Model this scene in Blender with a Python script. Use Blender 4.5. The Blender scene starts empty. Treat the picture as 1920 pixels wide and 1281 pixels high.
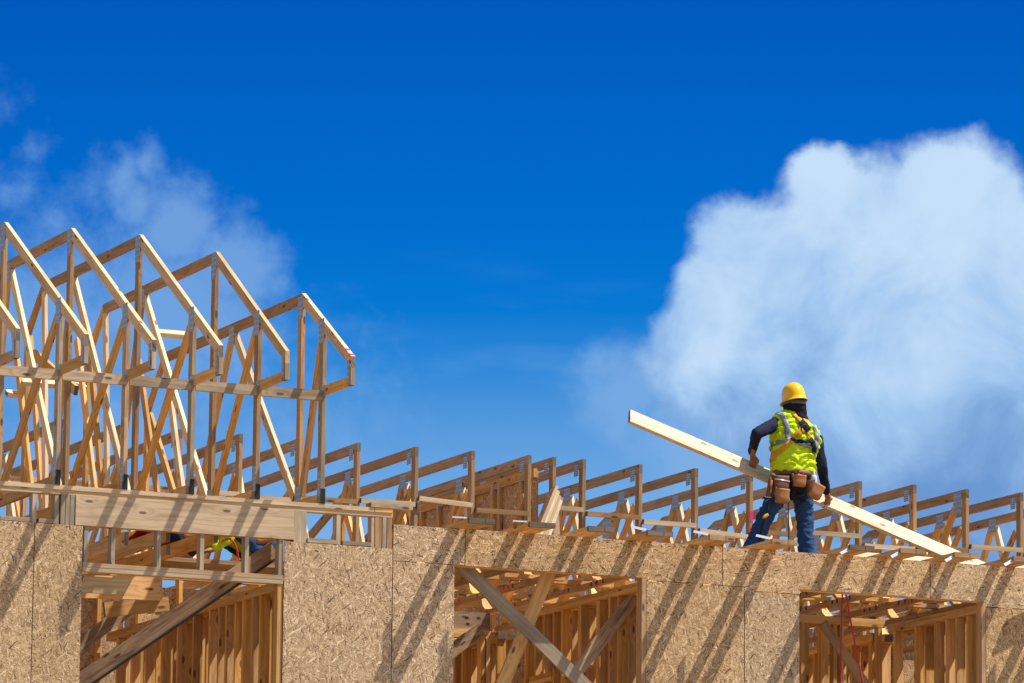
import bpy, bmesh, math, random
from mathutils import Vector, Matrix, noise
from mathutils.bvhtree import BVHTree

rnd = random.Random(7)
S = bpy.context.scene
COL = S.collection
V = Vector

# ------------------------------------------------------------------ camera
FPX, YAW, PIT, ROL, CAMY, CAMZ = 10215., .4154, .17046, .01016, -43.725, 1.6
fwd = V((math.sin(YAW)*math.cos(PIT), math.cos(YAW)*math.cos(PIT), math.sin(PIT)))
rgt = V((math.cos(YAW), -math.sin(YAW), 0)); upv = rgt.cross(fwd)
camR = rgt*math.cos(ROL)+upv*math.sin(ROL); camU = -rgt*math.sin(ROL)+upv*math.cos(ROL)
CAM = V((0, CAMY, CAMZ))
cd = bpy.data.cameras.new('camera'); cam = bpy.data.objects.new('camera', cd); COL.objects.link(cam)
cam.matrix_world = Matrix.Translation(CAM) @ Matrix((camR, camU, -fwd)).transposed().to_4x4()
cd.sensor_width = 36; cd.lens = FPX/1920*36; cd.clip_start = .5; cd.clip_end = 3000
S.camera = cam

def at(x, y, X=None, Y=None, Z=None):
    """world point seen at photo pixel (x, y) that lies in the given world plane (used to read real positions)"""
    d = fwd+camR*((x-960)/FPX)-camU*((y-640.5)/FPX)
    if Y is not None: t = (Y-CAM.y)/d.y
    elif X is not None: t = (X-CAM.x)/d.x
    else: t = (Z-CAM.z)/d.z
    return CAM+d*t

# ------------------------------------------------------------------ exposure, sun
S.view_settings.view_transform = 'Standard'; S.view_settings.look = 'None'
EXPO = 0.55
S.view_settings.exposure = EXPO; S.view_settings.gamma = 1
GAIN = 2**EXPO
SUNDIR = V((-.51, .29, -1.0)).normalized()          # direction the light travels
sd = bpy.data.lights.new('sun', 'SUN'); so = bpy.data.objects.new('sun', sd); COL.objects.link(so)
sd.energy = 5.0; sd.angle = math.radians(.53); sd.color = (1, .93, .80)
so.rotation_euler = SUNDIR.to_track_quat('-Z', 'Y').to_euler(); so.location = (20, -10, 40)

# ------------------------------------------------------------------ world: nishita + clear polarised band + clouds
W = bpy.data.worlds.new('World'); S.world = W; W.use_nodes = True
nt = W.node_tree; N = nt.nodes; Lk = nt.links; N.clear()
def nd(t, **k):
    n = N.new(t)
    for a, b in k.items(): setattr(n, a, b)
    return n
def put(sock, v):
    if isinstance(v, bpy.types.NodeSocket): Lk.new(v, sock)
    else: sock.default_value = v
def mth(op, a, b=None, c=None, clamp=False):
    n = nd('ShaderNodeMath', operation=op, use_clamp=clamp); put(n.inputs[0], a)
    if b is not None: put(n.inputs[1], b)
    if c is not None: put(n.inputs[2], c)
    return n.outputs[0]
def vmth(op, a, b=None):
    n = nd('ShaderNodeVectorMath', operation=op); put(n.inputs[0], a)
    if b is not None: put(n.inputs[1], b)
    return n
def mixc(f, a, b, mode='MIX'):
    n = nd('ShaderNodeMix', data_type='RGBA', blend_type=mode); put(n.inputs['Factor'], f)
    put(n.inputs[6], a); put(n.inputs[7], b); return n.outputs[2]
def smooth(v, lo, hi, a=0., b=1.):
    n = nd('ShaderNodeMapRange', interpolation_type='SMOOTHSTEP'); put(n.inputs[0], v)
    n.inputs[1].default_value = lo; n.inputs[2].default_value = hi; n.inputs[3].default_value = a; n.inputs[4].default_value = b
    return n.outputs[0]
def s2l(c): return tuple((x/12.92 if x <= .04045 else ((x+.055)/1.055)**2.4) for x in [v/255 for v in c])
def skyc(c): return tuple(x/GAIN for x in s2l(c))+(1,)
tc = nd('ShaderNodeTexCoord'); D = tc.outputs['Generated']
dn = vmth('NORMALIZE', D).outputs[0]
def dot(v): return vmth('DOT_PRODUCT', dn, tuple(v)).outputs['Value']
df = dot(fwd); fr = mth('MAXIMUM', df, .05)
# a fixed tangent chart of the sky around the bearing of the building, unit = 1/10.215 rad
su = mth('MULTIPLY', mth('DIVIDE', dot(camR), fr), FPX/1000.)
sv = mth('MULTIPLY', mth('DIVIDE', dot(camU), fr), FPX/1000.)
cmb = nd('ShaderNodeCombineXYZ'); put(cmb.inputs[0], su); put(cmb.inputs[1], sv)
P = cmb.outputs[0]
def noi(vec, scale, detail=5, rough=.55, dist=0, w=None):
    n = nd('ShaderNodeTexNoise'); put(n.inputs['Vector'], vec); n.inputs['Scale'].default_value = scale
    n.inputs['Detail'].default_value = detail; n.inputs['Roughness'].default_value = rough; n.inputs['Distortion'].default_value = dist
    return n
w1 = noi(P, 3.2, 3); w2 = noi(P, 9, 6, .6)
def centred(n, amt):
    s = vmth('SUBTRACT', n.outputs['Color'], (.5, .5, .5)).outputs[0]
    m = nd('ShaderNodeVectorMath', operation='SCALE'); put(m.inputs[0], s); m.inputs[3].default_value = amt; return m.outputs[0]
Pw = vmth('ADD', vmth('ADD', P, centred(w1, .16)).outputs[0], centred(w2, .065)).outputs[0]
def field(blobs, vec):
    tot = None
    for (x, y, r, k) in blobs:
        c = ((x-960)/1000., (640.5-y)/1000., 0)
        d = vmth('DISTANCE', vec, c).outputs['Value']
        f = mth('MULTIPLY', mth('SUBTRACT', 1., mth('DIVIDE', d, r/1000.)), k)
        tot = f if tot is None else nd_smax(tot, f)
    return tot
def nd_smax(a, b):
    n = nd('ShaderNodeMath', operation='SMOOTH_MAX'); put(n.inputs[0], a); put(n.inputs[1], b); n.inputs[2].default_value = .12
    return n.outputs[0]
big = field([(1785, 430, 180, 1), (1600, 455, 188, 1), (1435, 540, 178, 1), (1372, 565, 140, 1), (1352, 645, 152, 1), (1480, 700, 190, 1), (1555, 345, 92, .85),
             (1720, 640, 330, 1), (1930, 560, 220, 1), (1700, 850, 260, .8), (1900, 860, 280, .8), (1540, 860, 130, .45), (1285, 700, 95, .5)], Pw)
low = field([(1180, 740, 120, .7), (1320, 800, 170, .8), (1120, 700, 60, .5), (1480, 900, 220, .9)], Pw)
fine = noi(P, 17, 7, .62); med = noi(P, 4.2, 6, .58, .4)
dens = mth('ADD', big, mth('MULTIPLY', mth('SUBTRACT', fine.outputs['Fac'], .5), .22))
a_big = smooth(dens, -.05, .25)
# shading inside the cloud: brighter puffs toward the upper left, blue-grey belly
puff = mth('ADD', mth('MULTIPLY', mth('SUBTRACT', med.outputs['Fac'], .5), 1.7), mth('MULTIPLY', sv, 1.5))
puff = mth('ADD', puff, mth('MULTIPLY', big, .28))
ramp = nd('ShaderNodeValToRGB'); put(ramp.inputs[0], smooth(puff, -.50, .72))
els = ramp.color_ramp.elements
els[0].position = 0; els[0].color = skyc((108, 152, 210)); els[1].position = 1; els[1].color = skyc((200, 226, 251))
e = els.new(.5); e.color = skyc((160, 198, 239))
# thin wisps at left
wisp = field([(270, 318, 60, .55), (215, 345, 70, .6), (330, 425, 130, .8), (250, 390, 80, .55), (445, 500, 130, .8), (160, 360, 70, .3), (20, 345, 55, .4), (10, 190, 70, .15), (60, 290, 45, .22),
              (330, 600, 260, .75), (100, 600, 260, .7), (200, 820, 260, .6), (80, 410, 100, .35), (560, 800, 260, .25)], Pw)
a_w = mth('MULTIPLY', smooth(mth('ADD', wisp, mth('MULTIPLY', mth('SUBTRACT', fine.outputs['Fac'], .5), .62)), -.02, .58), .72)
# faint streaks and haze
stv = nd('ShaderNodeMapping'); put(stv.inputs[0], P); stv.inputs[3].default_value = (1, 5, 1); stv.inputs[2].default_value = (0, 0, -.12)
stn = noi(stv.outputs[0], 2.2, 4, .5)
a_s = mth('MULTIPLY', smooth(stn.outputs['Fac'], .48, .72), smooth(sv, .25, -.15, 0, .22))
grad = nd('ShaderNodeValToRGB'); put(grad.inputs[0], smooth_lin := mth('DIVIDE', mth('ADD', sv, .36), 1.0, clamp=True))
ge = grad.color_ramp.elements
stops = [(0, (122, 176, 230)), (.15, (98, 160, 223)), (.30, (50, 138, 217)), (.42, (6, 121, 211)), (.60, (0, 108, 204)), (.80, (0, 99, 197)), (1., (0, 90, 187))]
ge[0].position = 0; ge[0].color = skyc(stops[0][1]); ge[1].position = 1; ge[1].color = skyc(stops[-1][1])
for p, c in stops[1:-1]:
    x = ge.new(p); x.color = skyc(c)
band = mixc(a_s, grad.outputs[0], skyc((120, 175, 232)))
band = mixc(a_w, band, skyc((128, 174, 228)))
a_l = mth('MULTIPLY', smooth(mth('ADD', low, mth('MULTIPLY', mth('SUBTRACT', fine.outputs['Fac'], .5), .5)), -.05, .6), .6)
band = mixc(a_l, band, skyc((138, 182, 232)))
band = mixc(mth('MULTIPLY', a_big, .97), band, ramp.outputs[0])
sky = nd('ShaderNodeTexSky', sky_type='NISHITA'); sky.sun_disc = False
SE = math.asin(-SUNDIR.z); sky.sun_elevation = SE; sky.sun_rotation = math.atan2(-SUNDIR.x, -SUNDIR.y)
sky.air_density = 1; sky.dust_density = .6; sky.ozone_density = 1.5
nis = vmth('MULTIPLY', sky.outputs[0], (.085, .085, .09)).outputs[0]
# the deep-blue polarised part of the sky: within about 25 degrees of the bearing looked at
msk = smooth(df, .90, .975)
bg = nd('ShaderNodeBackground'); put(bg.inputs[0], mixc(msk, nis, band)); bg.inputs[1].default_value = 1
ow = nd('ShaderNodeOutputWorld'); Lk.new(bg.outputs[0], ow.inputs[0])

# ------------------------------------------------------------------ materials
def newmat(name):
    m = bpy.data.materials.new(name); m.use_nodes = True
    global nt, N, Lk
    nt = m.node_tree; N = nt.nodes; Lk = nt.links; N.clear()
    b = nd('ShaderNodeBsdfPrincipled'); o = nd('ShaderNodeOutputMaterial'); Lk.new(b.outputs[0], o.inputs[0])
    return m, b
def bump(b, h, strength=.3, dist=.002):
    n = nd('ShaderNodeBump'); put(n.inputs['Height'], h); n.inputs['Strength'].default_value = strength
    n.inputs['Distance'].default_value = dist; Lk.new(n.outputs[0], b.inputs['Normal'])
def comb(x, y, z=0.):
    n = nd('ShaderNodeCombineXYZ'); put(n.inputs[0], x); put(n.inputs[1], y); put(n.inputs[2], z); return n.outputs[0]

def wood(name, early, late, knotc, rough=.75, ring=.55, contrast=1., stain=None, kthr=.62):
    m, b = newmat(name)
    uv = nd('ShaderNodeUVMap', uv_map='UVMap'); sep = nd('ShaderNodeSeparateXYZ'); put(sep.inputs[0], uv.outputs[0])
    oi = nd('ShaderNodeObjectInfo'); r = oi.outputs['Random']
    u = mth('ADD', sep.outputs[0], mth('MULTIPLY', r, 37.)); v = mth('ADD', sep.outputs[1], mth('MULTIPLY', r, 11.))
    # knots
    vo = nd('ShaderNodeTexVoronoi', feature='F1', voronoi_dimensions='2D'); put(vo.inputs['Vector'], comb(mth('MULTIPLY', u, 2.4), mth('MULTIPLY', v, 7.)))
    vo.inputs['Scale'].default_value = 1; vo.inputs['Randomness'].default_value = 1
    hs = nd('ShaderNodeSeparateColor'); put(hs.inputs[0], vo.outputs['Color'])
    has = mth('GREATER_THAN', hs.outputs[0], kthr)
    kd = vo.outputs['Distance']
    knot = mth('MULTIPLY', smooth(kd, .115, .06), has)
    swirl = mth('MULTIPLY', mth('MULTIPLY', smooth(kd, .42, .05), has), 1.)
    # cathedral grain rings
    wn = noi(comb(mth('MULTIPLY', u, .9), mth('MULTIPLY', v, 7.), r), 1., 3, .5)
    ph = mth('ADD', mth('MULTIPLY', v, 95.), mth('ADD', mth('MULTIPLY', wn.outputs['Fac'], 26.), mth('MULTIPLY', swirl, 9.)))
    rg = mth('MULTIPLY', mth('ADD', mth('SINE', ph), 1.), .5)
    rg = mth('POWER', rg, 1.8)
    st = noi(comb(mth('MULTIPLY', u, 3.), mth('MULTIPLY', v, 190.), r), 1., 4, .6)
    lo = noi(comb(mth('MULTIPLY', u, 1.4), mth('MULTIPLY', v, 5.), mth('MULTIPLY', r, 9.)), 1., 3, .6)
    f = mth('ADD', mth('MULTIPLY', rg, ring), mth('MULTIPLY', mth('SUBTRACT', st.outputs['Fac'], .5), 1.5*contrast), clamp=True)
    c = mixc(f, early+(1,), late+(1,))
    c = mixc(mth('MULTIPLY', smooth(lo.outputs['Fac'], .48, .72), .55), c, tuple(x*.72 for x in late)+(1,))
    hv = nd('ShaderNodeHueSaturation'); put(hv.inputs['Color'], c)
    put(hv.inputs['Value'], mth('ADD', .74, mth('MULTIPLY', r, .46))); put(hv.inputs['Saturation'], mth('ADD', .92, mth('MULTIPLY', mth('FRACT', mth('MULTIPLY', r, 7.3)), .18)))
    c = hv.outputs[0]
    if stain:
        sn = noi(comb(mth('MULTIPLY', u, 2.), mth('MULTIPLY', v, 14.), 3.), 1., 5, .65)
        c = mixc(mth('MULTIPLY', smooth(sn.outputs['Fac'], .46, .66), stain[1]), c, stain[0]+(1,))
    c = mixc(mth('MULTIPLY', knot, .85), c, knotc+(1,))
    # little nail and mill marks
    v2 = nd('ShaderNodeTexVoronoi', feature='F1', voronoi_dimensions='2D'); put(v2.inputs['Vector'], comb(mth('MULTIPLY', u, 9.), mth('MULTIPLY', v, 16.)))
    h2 = nd('ShaderNodeSeparateColor'); put(h2.inputs[0], v2.outputs['Color'])
    c = mixc(mth('MULTIPLY', mth('MULTIPLY', smooth(v2.outputs['Distance'], .11, .05), mth('GREATER_THAN', h2.outputs[1], .84)), .8), c, (.03, .02, .018, 1))
    put(b.inputs['Base Color'], c); b.inputs['Roughness'].default_value = rough; b.inputs['Specular IOR Level'].default_value = .25
    bump(b, mth('ADD', st.outputs['Fac'], mth('MULTIPLY', rg, .4)), .35, .0015)
    return m
PINE = wood('pine_lumber', (.70, .42, .165), (.46, .23, .065), (.10, .04, .015), contrast=1.15)
PINE_OUT = wood('pine_lumber_exposed', (.47, .295, .15), (.28, .155, .07), (.07, .04, .025), contrast=1.3, stain=((.24, .185, .14), .55))
PINE_LIGHT = wood('pine_lumber_light', (.62, .44, .25), (.43, .275, .135), (.10, .05, .03), contrast=1.1)
PINE_GREY = wood('pine_lumber_weathered', (.46, .37, .26), (.29, .21, .135), (.06, .045, .035), contrast=1.4, stain=((.20, .175, .15), .6))
PINE_PALE = wood('pine_lumber_fresh', (.76, .62, .42), (.57, .40, .22), (.20, .09, .04), ring=.55, contrast=.9)
BOARDM = wood('fresh_knotty_board', (.84, .74, .56), (.60, .42, .25), (.26, .13, .07), ring=.6, contrast=.9, kthr=.3)
PINE_TAN = wood('pine_lumber_sun_dried', (.57, .425, .27), (.40, .27, .15), (.09, .06, .04), contrast=1.3, stain=((.27, .20, .13), .4))
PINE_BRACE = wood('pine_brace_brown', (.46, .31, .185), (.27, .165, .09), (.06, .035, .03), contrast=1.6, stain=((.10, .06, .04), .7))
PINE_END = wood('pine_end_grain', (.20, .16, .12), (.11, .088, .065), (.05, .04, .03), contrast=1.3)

def osb(name):
    m, b = newmat(name)
    uv = nd('ShaderNodeUVMap', uv_map='UVMap'); oi = nd('ShaderNodeObjectInfo'); r = oi.outputs['Random']
    off = comb(mth('MULTIPLY', r, 13.), mth('MULTIPLY', r, 29.))
    base = vmth('ADD', uv.outputs[0], off).outputs[0]
    nz = noi(base, 14., 3, .6)
    basew = vmth('ADD', base, centred(nz, .035)).outputs[0]
    col = None; hgt = None
    rampc = [(.0, (.08, .042, .02)), (.06, (.21, .12, .055)), (.15, (.345, .215, .10)), (.5, (.455, .298, .152)), (.82, (.585, .405, .222)), (1., (.76, .58, .37))]
    for i, (ang, sx, sy, thr) in enumerate([(8, 26, 170, -1), (62, 24, 155, .35), (-38, 22, 140, .45), (101, 28, 175, .5), (25, 20, 140, .6), (-70, 24, 160, .62), (-12, 18, 130, .7), (48, 13, 85, .9)]):
        mp = nd('ShaderNodeMapping', vector_type='TEXTURE'); put(mp.inputs[0], basew)
        mp.inputs[2].default_value = (0, 0, math.radians(ang)); mp.inputs[3].default_value = (1./sx, 1./sy, 1); mp.inputs[1].default_value = (i*.37, i*.71, 0)
        vo = nd('ShaderNodeTexVoronoi', feature='F1', voronoi_dimensions='2D'); put(vo.inputs['Vector'], mp.outputs[0]); vo.inputs['Scale'].default_value = 1
        sp = nd('ShaderNodeSeparateColor'); put(sp.inputs[0], vo.outputs['Color'])
        rp = nd('ShaderNodeValToRGB'); put(rp.inputs[0], sp.outputs[1]); el = rp.color_ramp.elements
        el[0].position = 0; el[0].color = rampc[0][1]+(1,); el[1].position = 1; el[1].color = rampc[-1][1]+(1,)
        for p, c in rampc[1:-1]: x = el.new(p); x.color = c+(1,)
        if col is None: col = rp.outputs[0]; hgt = sp.outputs[2]
        else:
            k = mth('GREATER_THAN', sp.outputs[0], thr); col = mixc(k, col, rp.outputs[0])
            hm = nd('ShaderNodeMix', data_type='FLOAT'); put(hm.inputs[0], k); put(hm.inputs[2], hgt); put(hm.inputs[3], sp.outputs[2]); hgt = hm.outputs[0]
    for ang, th, off_, cc in ((75, .955, 3.1, (.17, .095, .05)), (58, .965, 7.7, (.20, .12, .07)), (100, .97, 5.3, (.27, .25, .21)), (-30, .975, 9.9, (.15, .08, .04))):
        mp = nd('ShaderNodeMapping', vector_type='TEXTURE'); put(mp.inputs[0], basew); mp.inputs[1].default_value = (off_, off_*.3, 0)
        mp.inputs[2].default_value = (0, 0, math.radians(ang)); mp.inputs[3].default_value = (1/13., 1/75., 1)
        vo = nd('ShaderNodeTexVoronoi', feature='F1', voronoi_dimensions='2D'); put(vo.inputs['Vector'], mp.outputs[0]); sp = nd('ShaderNodeSeparateColor'); put(sp.inputs[0], vo.outputs['Color'])
        col = mixc(mth('MULTIPLY', mth('GREATER_THAN', sp.outputs[0], th), .75), col, cc+(1,))
    sp2 = noi(base, 55., 4, .7)
    col = mixc(.8, col, col)
    dk = smooth(sp2.outputs['Fac'], .63, .70); col = mixc(mth('MULTIPLY', dk, .65), col, (.06, .035, .02, 1))
    big_ = noi(base, 1.3, 3, .6); hv = nd('ShaderNodeHueSaturation'); put(hv.inputs['Color'], col)
    put(hv.inputs['Value'], mth('ADD', .80, mth('ADD', mth('MULTIPLY', big_.outputs['Fac'], .26), mth('MULTIPLY', r, .16)))); put(hv.inputs['Saturation'], mth('ADD', .88, mth('MULTIPLY', mth('FRACT', mth('MULTIPLY', r, 5.7)), .26)))
    put(b.inputs['Base Color'], hv.outputs[0]); b.inputs['Roughness'].default_value = .7; b.inputs['Specular IOR Level'].default_value = .3
    bump(b, mth('ADD', hgt, mth('MULTIPLY', sp2.outputs['Fac'], .6)), .6, .002)
    return m
OSB = osb('osb_sheathing')

def simple(name, col, rough=.6, metal=0, var=.12, scale=30, spec=.3, bumpk=0):
    m, b = newmat(name)
    t = nd('ShaderNodeTexCoord'); n = noi(t.outputs['Object'], scale, 4, .6)
    hv = nd('ShaderNodeHueSaturation'); hv.inputs['Color'].default_value = col+(1,)
    put(hv.inputs['Value'], mth('ADD', 1-var, mth('MULTIPLY', n.outputs['Fac'], 2*var)))
    put(b.inputs['Base Color'], hv.outputs[0]); b.inputs['Roughness'].default_value = rough; b.inputs['Metallic'].default_value = metal
    b.inputs['Specular IOR Level'].default_value = spec
    if bumpk: bump(b, n.outputs['Fac'], bumpk, .004)
    return m
EDGE_RED = simple('sealed_panel_edge', (.22, .03, .03), .8)
NAIL = simple('nail_hole', (.03, .02, .02), .7)
RED = simple('red_paint', (.55, .04, .03), .6)
MAGENTA = simple('magenta_spray', (.62, .03, .16), .7)
PURPLE = simple('dark_blue_marker', (.06, .03, .14), .6)
DARKMETAL = simple('dark_steel', (.03, .035, .03), .5, .6)
GALV = simple('bright_galvanised_sheet', (.50, .53, .57), .35, .5)
def platemat():
    m, b = newmat('punched_nail_plate')
    uv = nd('ShaderNodeUVMap', uv_map='UVMap'); sep = nd('ShaderNodeSeparateXYZ'); put(sep.inputs[0], uv.outputs[0])
    a = mth('FRACT', mth('DIVIDE', sep.outputs[0], .0225)); bb = mth('FRACT', mth('DIVIDE', sep.outputs[1], .05))
    slot = mth('MULTIPLY', mth('LESS_THAN', a, .42), mth('LESS_THAN', bb, .8))
    n = noi(uv.outputs[0], 25, 3)
    c = mixc(slot, (.36, .43, .53, 1), (.06, .075, .11, 1)); c = mixc(mth('MULTIPLY', n.outputs['Fac'], .3), c, (.25, .30, .38, 1))
    put(b.inputs['Base Color'], c); b.inputs['Metallic'].default_value = .35; b.inputs['Roughness'].default_value = .42
    return m
PLATE = platemat()
def groundmat():
    m, b = newmat('sandy_ground'); t = nd('ShaderNodeTexCoord'); n = noi(t.outputs['Object'], .4, 8, .6); n2 = noi(t.outputs['Object'], 6, 6, .6)
    c = mixc(n.outputs['Fac'], (.33, .23, .13, 1), (.25, .165, .09, 1)); c = mixc(mth('MULTIPLY', n2.outputs['Fac'], .35), c, (.40, .30, .19, 1))
    put(b.inputs['Base Color'], c); b.inputs['Roughness'].default_value = .95; bump(b, n2.outputs['Fac'], .5, .05); return m
GROUND = groundmat()

# ------------------------------------------------------------------ mesh helpers
class MB:
    def __init__(s): s.v = []; s.f = []; s.uv = []; s.mi = []
    def face(s, pts, uvs, mi=0):
        k = len(s.v); s.v += [tuple(p) for p in pts]; s.f.append(tuple(range(k, k+len(pts)))); s.uv.append(uvs); s.mi.append(mi)
    def prism(s, base, ext, grain, mi=0, endmi=None, off=None):
        """base: planar polygon (list of Vector, counter-clockwise seen from -ext), ext: extrusion vector, grain: direction of the grain"""
        g = grain.normalized(); o = off or (rnd.uniform(0, 40), rnd.uniform(0, 40))
        nrm = ext.normalized(); side = nrm.cross(g); par = side.length < 1e-3
        if par:
            side = V((0, 0, 1)) if abs(g.z) < .9 else V((1, 0, 0)); side = (side-g*side.dot(g)).normalized()
        side.normalize(); nr2 = g.cross(side).normalized()
        top = [p+ext for p in base]; n = len(base)
        c = V((0, 0, 0))
        for p in base: c += p
        a = V((0, 0, 0))
        for i in range(n): a += (base[i]-base[0]).cross(base[(i+1) % n]-base[0])
        if a.dot(ext) > 0: base = base[::-1]; top = top[::-1]
        def q(p, k): return (p.dot(g)+o[0], p.dot(side)+p.dot(nr2)*(1 if (k or par) else 0)+o[1])
        cm = endmi if (par and endmi is not None) else mi
        s.face(base, [q(p, 0) for p in base], cm); s.face(top[::-1], [q(p, 0) for p in top[::-1]], cm)
        for i in range(n):
            j = (i+1) % n; e = (base[j]-base[i])
            pts = [base[j], base[i], top[i], top[j]]
            isend = e.length > 0 and abs(e.normalized().dot(g)) < .55 and abs(nrm.dot(g)) < .5
            s.face(pts, [q(p, 1) for p in pts], endmi if (isend and endmi is not None) else mi)
    def box(s, lo, hi, grain=None, mi=0, endmi=None):
        lo = V(lo); hi = V(hi); d = hi-lo
        if grain is None: grain = [V((1, 0, 0)), V((0, 1, 0)), V((0, 0, 1))][max(range(3), key=lambda i: d[i])]
        b = [lo, V((lo.x, hi.y, lo.z)), V((lo.x, hi.y, hi.z)), V((lo.x, lo.y, hi.z))]
        s.prism(b, V((d.x, 0, 0)), grain, mi, endmi)
    def beam(s, a, b, w, t, wdir, mi=0, endmi=None):
        """board from a to b, width w along wdir (made perpendicular), thickness t the other way"""
        a = V(a); b = V(b); g = (b-a).normalized(); wd = (V(wdir)-g*g.dot(V(wdir))).normalized(); td = g.cross(wd)
        base = [a-wd*w/2-td*t/2, a+wd*w/2-td*t/2, b+wd*w/2-td*t/2, b-wd*w/2-td*t/2]
        s.prism(base, td*t, g, mi, endmi)
    def build(s, name, mats, parent=None, base=None, smooth=False):
        o_ = V(base) if base is not None else V((0, 0, 0))
        me = bpy.data.meshes.new(name); me.from_pydata([tuple(V(p)-o_) for p in s.v], [], s.f)
        uvl = me.uv_layers.new(name='UVMap'); k = 0
        flat = [c for f in s.uv for c in f]
        for i, c in enumerate(flat): uvl.data[i].uv = c
        if not isinstance(mats, (list, tuple)): mats = [mats]
        for m in mats: me.materials.append(m)
        for i, p in enumerate(me.polygons): p.material_index = s.mi[i]; p.use_smooth = smooth
        bm = bmesh.new(); bm.from_mesh(me); bmesh.ops.remove_doubles(bm, verts=bm.verts, dist=1e-5)
        bm.to_mesh(me); bm.free()
        o = bpy.data.objects.new(name, me); COL.objects.link(o)
        if parent is not None: o.parent = parent
        else: o.location = o_
        return o
def tag(o, label=None, cat=None, group=None, kind=None):
    if label: o['label'] = label
    if cat: o['category'] = cat
    if group: o['group'] = group
    if kind: o['kind'] = kind
    return o
def empty(name, loc, label, cat, group=None):
    o = bpy.data.objects.new(name, None); COL.objects.link(o); o.location = loc; o.empty_display_size = .2
    return tag(o, label, cat, group)
def copy_tree(o, parent=None):
    c = o.copy(); COL.objects.link(c); c.parent = parent
    for ch in o.children: copy_tree(ch, c)
    return c
ORD = ['', 'first', 'second', 'third', 'fourth', 'fifth', 'sixth', 'seventh', 'eighth', 'ninth', 'tenth', 'eleventh', 'twelfth']
T = .038; W4 = .089; W6 = .14

# ------------------------------------------------------------------ ground, floor
g = MB(); g.box((-400, -120, -.3), (500, 900, 0), V((1, 0, 0))); tag(g.build('ground', GROUND), kind='structure')
g = MB(); g.box((12.2, .11, 5.15), (26.7, 9.5, 5.3), V((1, 0, 0))); tag(g.build('floor_deck', OSB, base=(12.2, .11, 5.15)), kind='structure')

# ------------------------------------------------------------------ facade wall
ZL, ZR, ZH = 7.915, 8.115, 7.785
wall = empty('framed_wall', (12.5, 0, 0), 'long house wall of orange-brown strand board sheathing with three framed openings', 'wall')
def panel(x0, x1, z0, z1, nails=True):
    m = MB(); gp = .0038
    m.box((x0+gp, 0, z0+gp), (x1-gp, .0115, z1-gp), V((0, 0, 1)) if (z1-z0) > (x1-x0) else V((1, 0, 0)), 0)
    for i in range(6):
        ys = [m.v[j][1] for j in m.f[i]]
        m.mi[i] = 0 if max(ys)-min(ys) < .001 else 1
        if min(m.v[j][2] for j in m.f[i]) > ZR-.01: m.mi[i] = 0
    if nails and z1 > 6.3:
        xs = []; x = x0+.02
        while x < x1-.05: xs.append(x); x += .4064
        xs.append(x1-.02)
        for k, x in enumerate(xs):
            z = max(z0, 6.3)+.03; st = .1 if k in (0, len(xs)-1) else .19
            while z < z1:
                if rnd.random() < .85:
                    xx = x+rnd.uniform(-.006, .006); r = rnd.uniform(.0028, .0048)
                    m.box((xx-r, -.0006, z-r), (xx+r, -.0002, z+r*1.3), None, 2)
                z += st*rnd.uniform(.8, 1.2)
        for zz in (z0+.02, z1-.02):
            x = x0+.06
            while x < x1:
                if rnd.random() < .6:
                    xx = x; r = rnd.uniform(.0028, .0045); m.box((xx-r*1.6, -.0006, zz-r), (xx+r*1.6, -.0002, zz+r), None, 2)
                x += rnd.uniform(.09, .17)
    return m.build('osb_panel', [OSB, EDGE_RED, NAIL], wall, (12.5, 0, 0))
O1 = (15.298, 17.143); O2 = (18.759, 20.621); O3 = (22.155, 24.067)
for a in [(12.5, 13.64, 2.6, ZL), (13.64, 14.86, 2.6, ZL), (14.86, O1[0], 2.6, ZL), (O1[0], O1[1], 2.6, 6.05), (O1[1], 18.166, 2.6, 7.9),
          (18.166, O2[0], 2.6, 7.79), (O2[0], O2[1], 2.6, 6.05), (O2[1], 21.60, 2.6, 7.765), (21.60, O3[0], 2.6, 7.73), (O3[0], O3[1], 2.6, 6.05),
          (O3[1], 25.25, 2.6, 7.73), (25.25, 26.5, 2.6, 7.73),
          (18.166, 18.855, 7.79, ZR)]: panel(*a)
# top band pieces (their lower edges step where the lower sheets are shorter)
def band_poly(x0, x1, steps):
    m = MB(); gp = .0038
    pts = [V((x0+gp, 0, ZR)), ]
    low = []
    for (xa, xb, z) in steps: low += [V((xa+(gp if xa == x0 else 0), 0, z+gp)), V((xb-(gp if xb == x1 else 0), 0, z+gp))]
    base = low+[V((x1-gp, 0, ZR)), V((x0+gp, 0, ZR))]
    m.prism(base, V((0, .0115, 0)), V((1, 0, 0)), 0)
    for i in range(2, len(m.mi)): m.mi[i] = 1
    for i in range(len(m.f)):
        zs = [m.v[j][2] for j in m.f[i]]
        if min(zs) > ZR-.001: m.mi[i] = 0
    x = x0+.05
    while x < x1:
        for zz in (ZR-.03, ZR-.21):
            if rnd.random() < .65:
                r = rnd.uniform(.003, .005); m.box((x-r*1.7, -.0006, zz-r), (x+r*1.7, -.0002, zz+r), None, 2)
        x += rnd.uniform(.07, .14)
    return m.build('osb_panel', [OSB, EDGE_RED, NAIL], wall, (12.5, 0, 0))
band_poly(18.855, 21.38, [(18.855, 20.621, ZH), (20.621, 21.38, 7.765)])
band_poly(21.38, 23.49, [(21.38, 21.60, 7.765), (21.60, 22.155, 7.73), (22.155, 23.49, 7.775)])
band_poly(23.49, 26.5, [(23.49, 24.067, 7.772), (24.067, 26.5, 7.73)])
m = MB(); m.box((12.5, 0, .0), (26.5, .0115, 2.597), V((1, 0, 0))); m.build('osb_panel', OSB, wall, (12.5, 0, 0))
YF, YB = .012, .101
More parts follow.
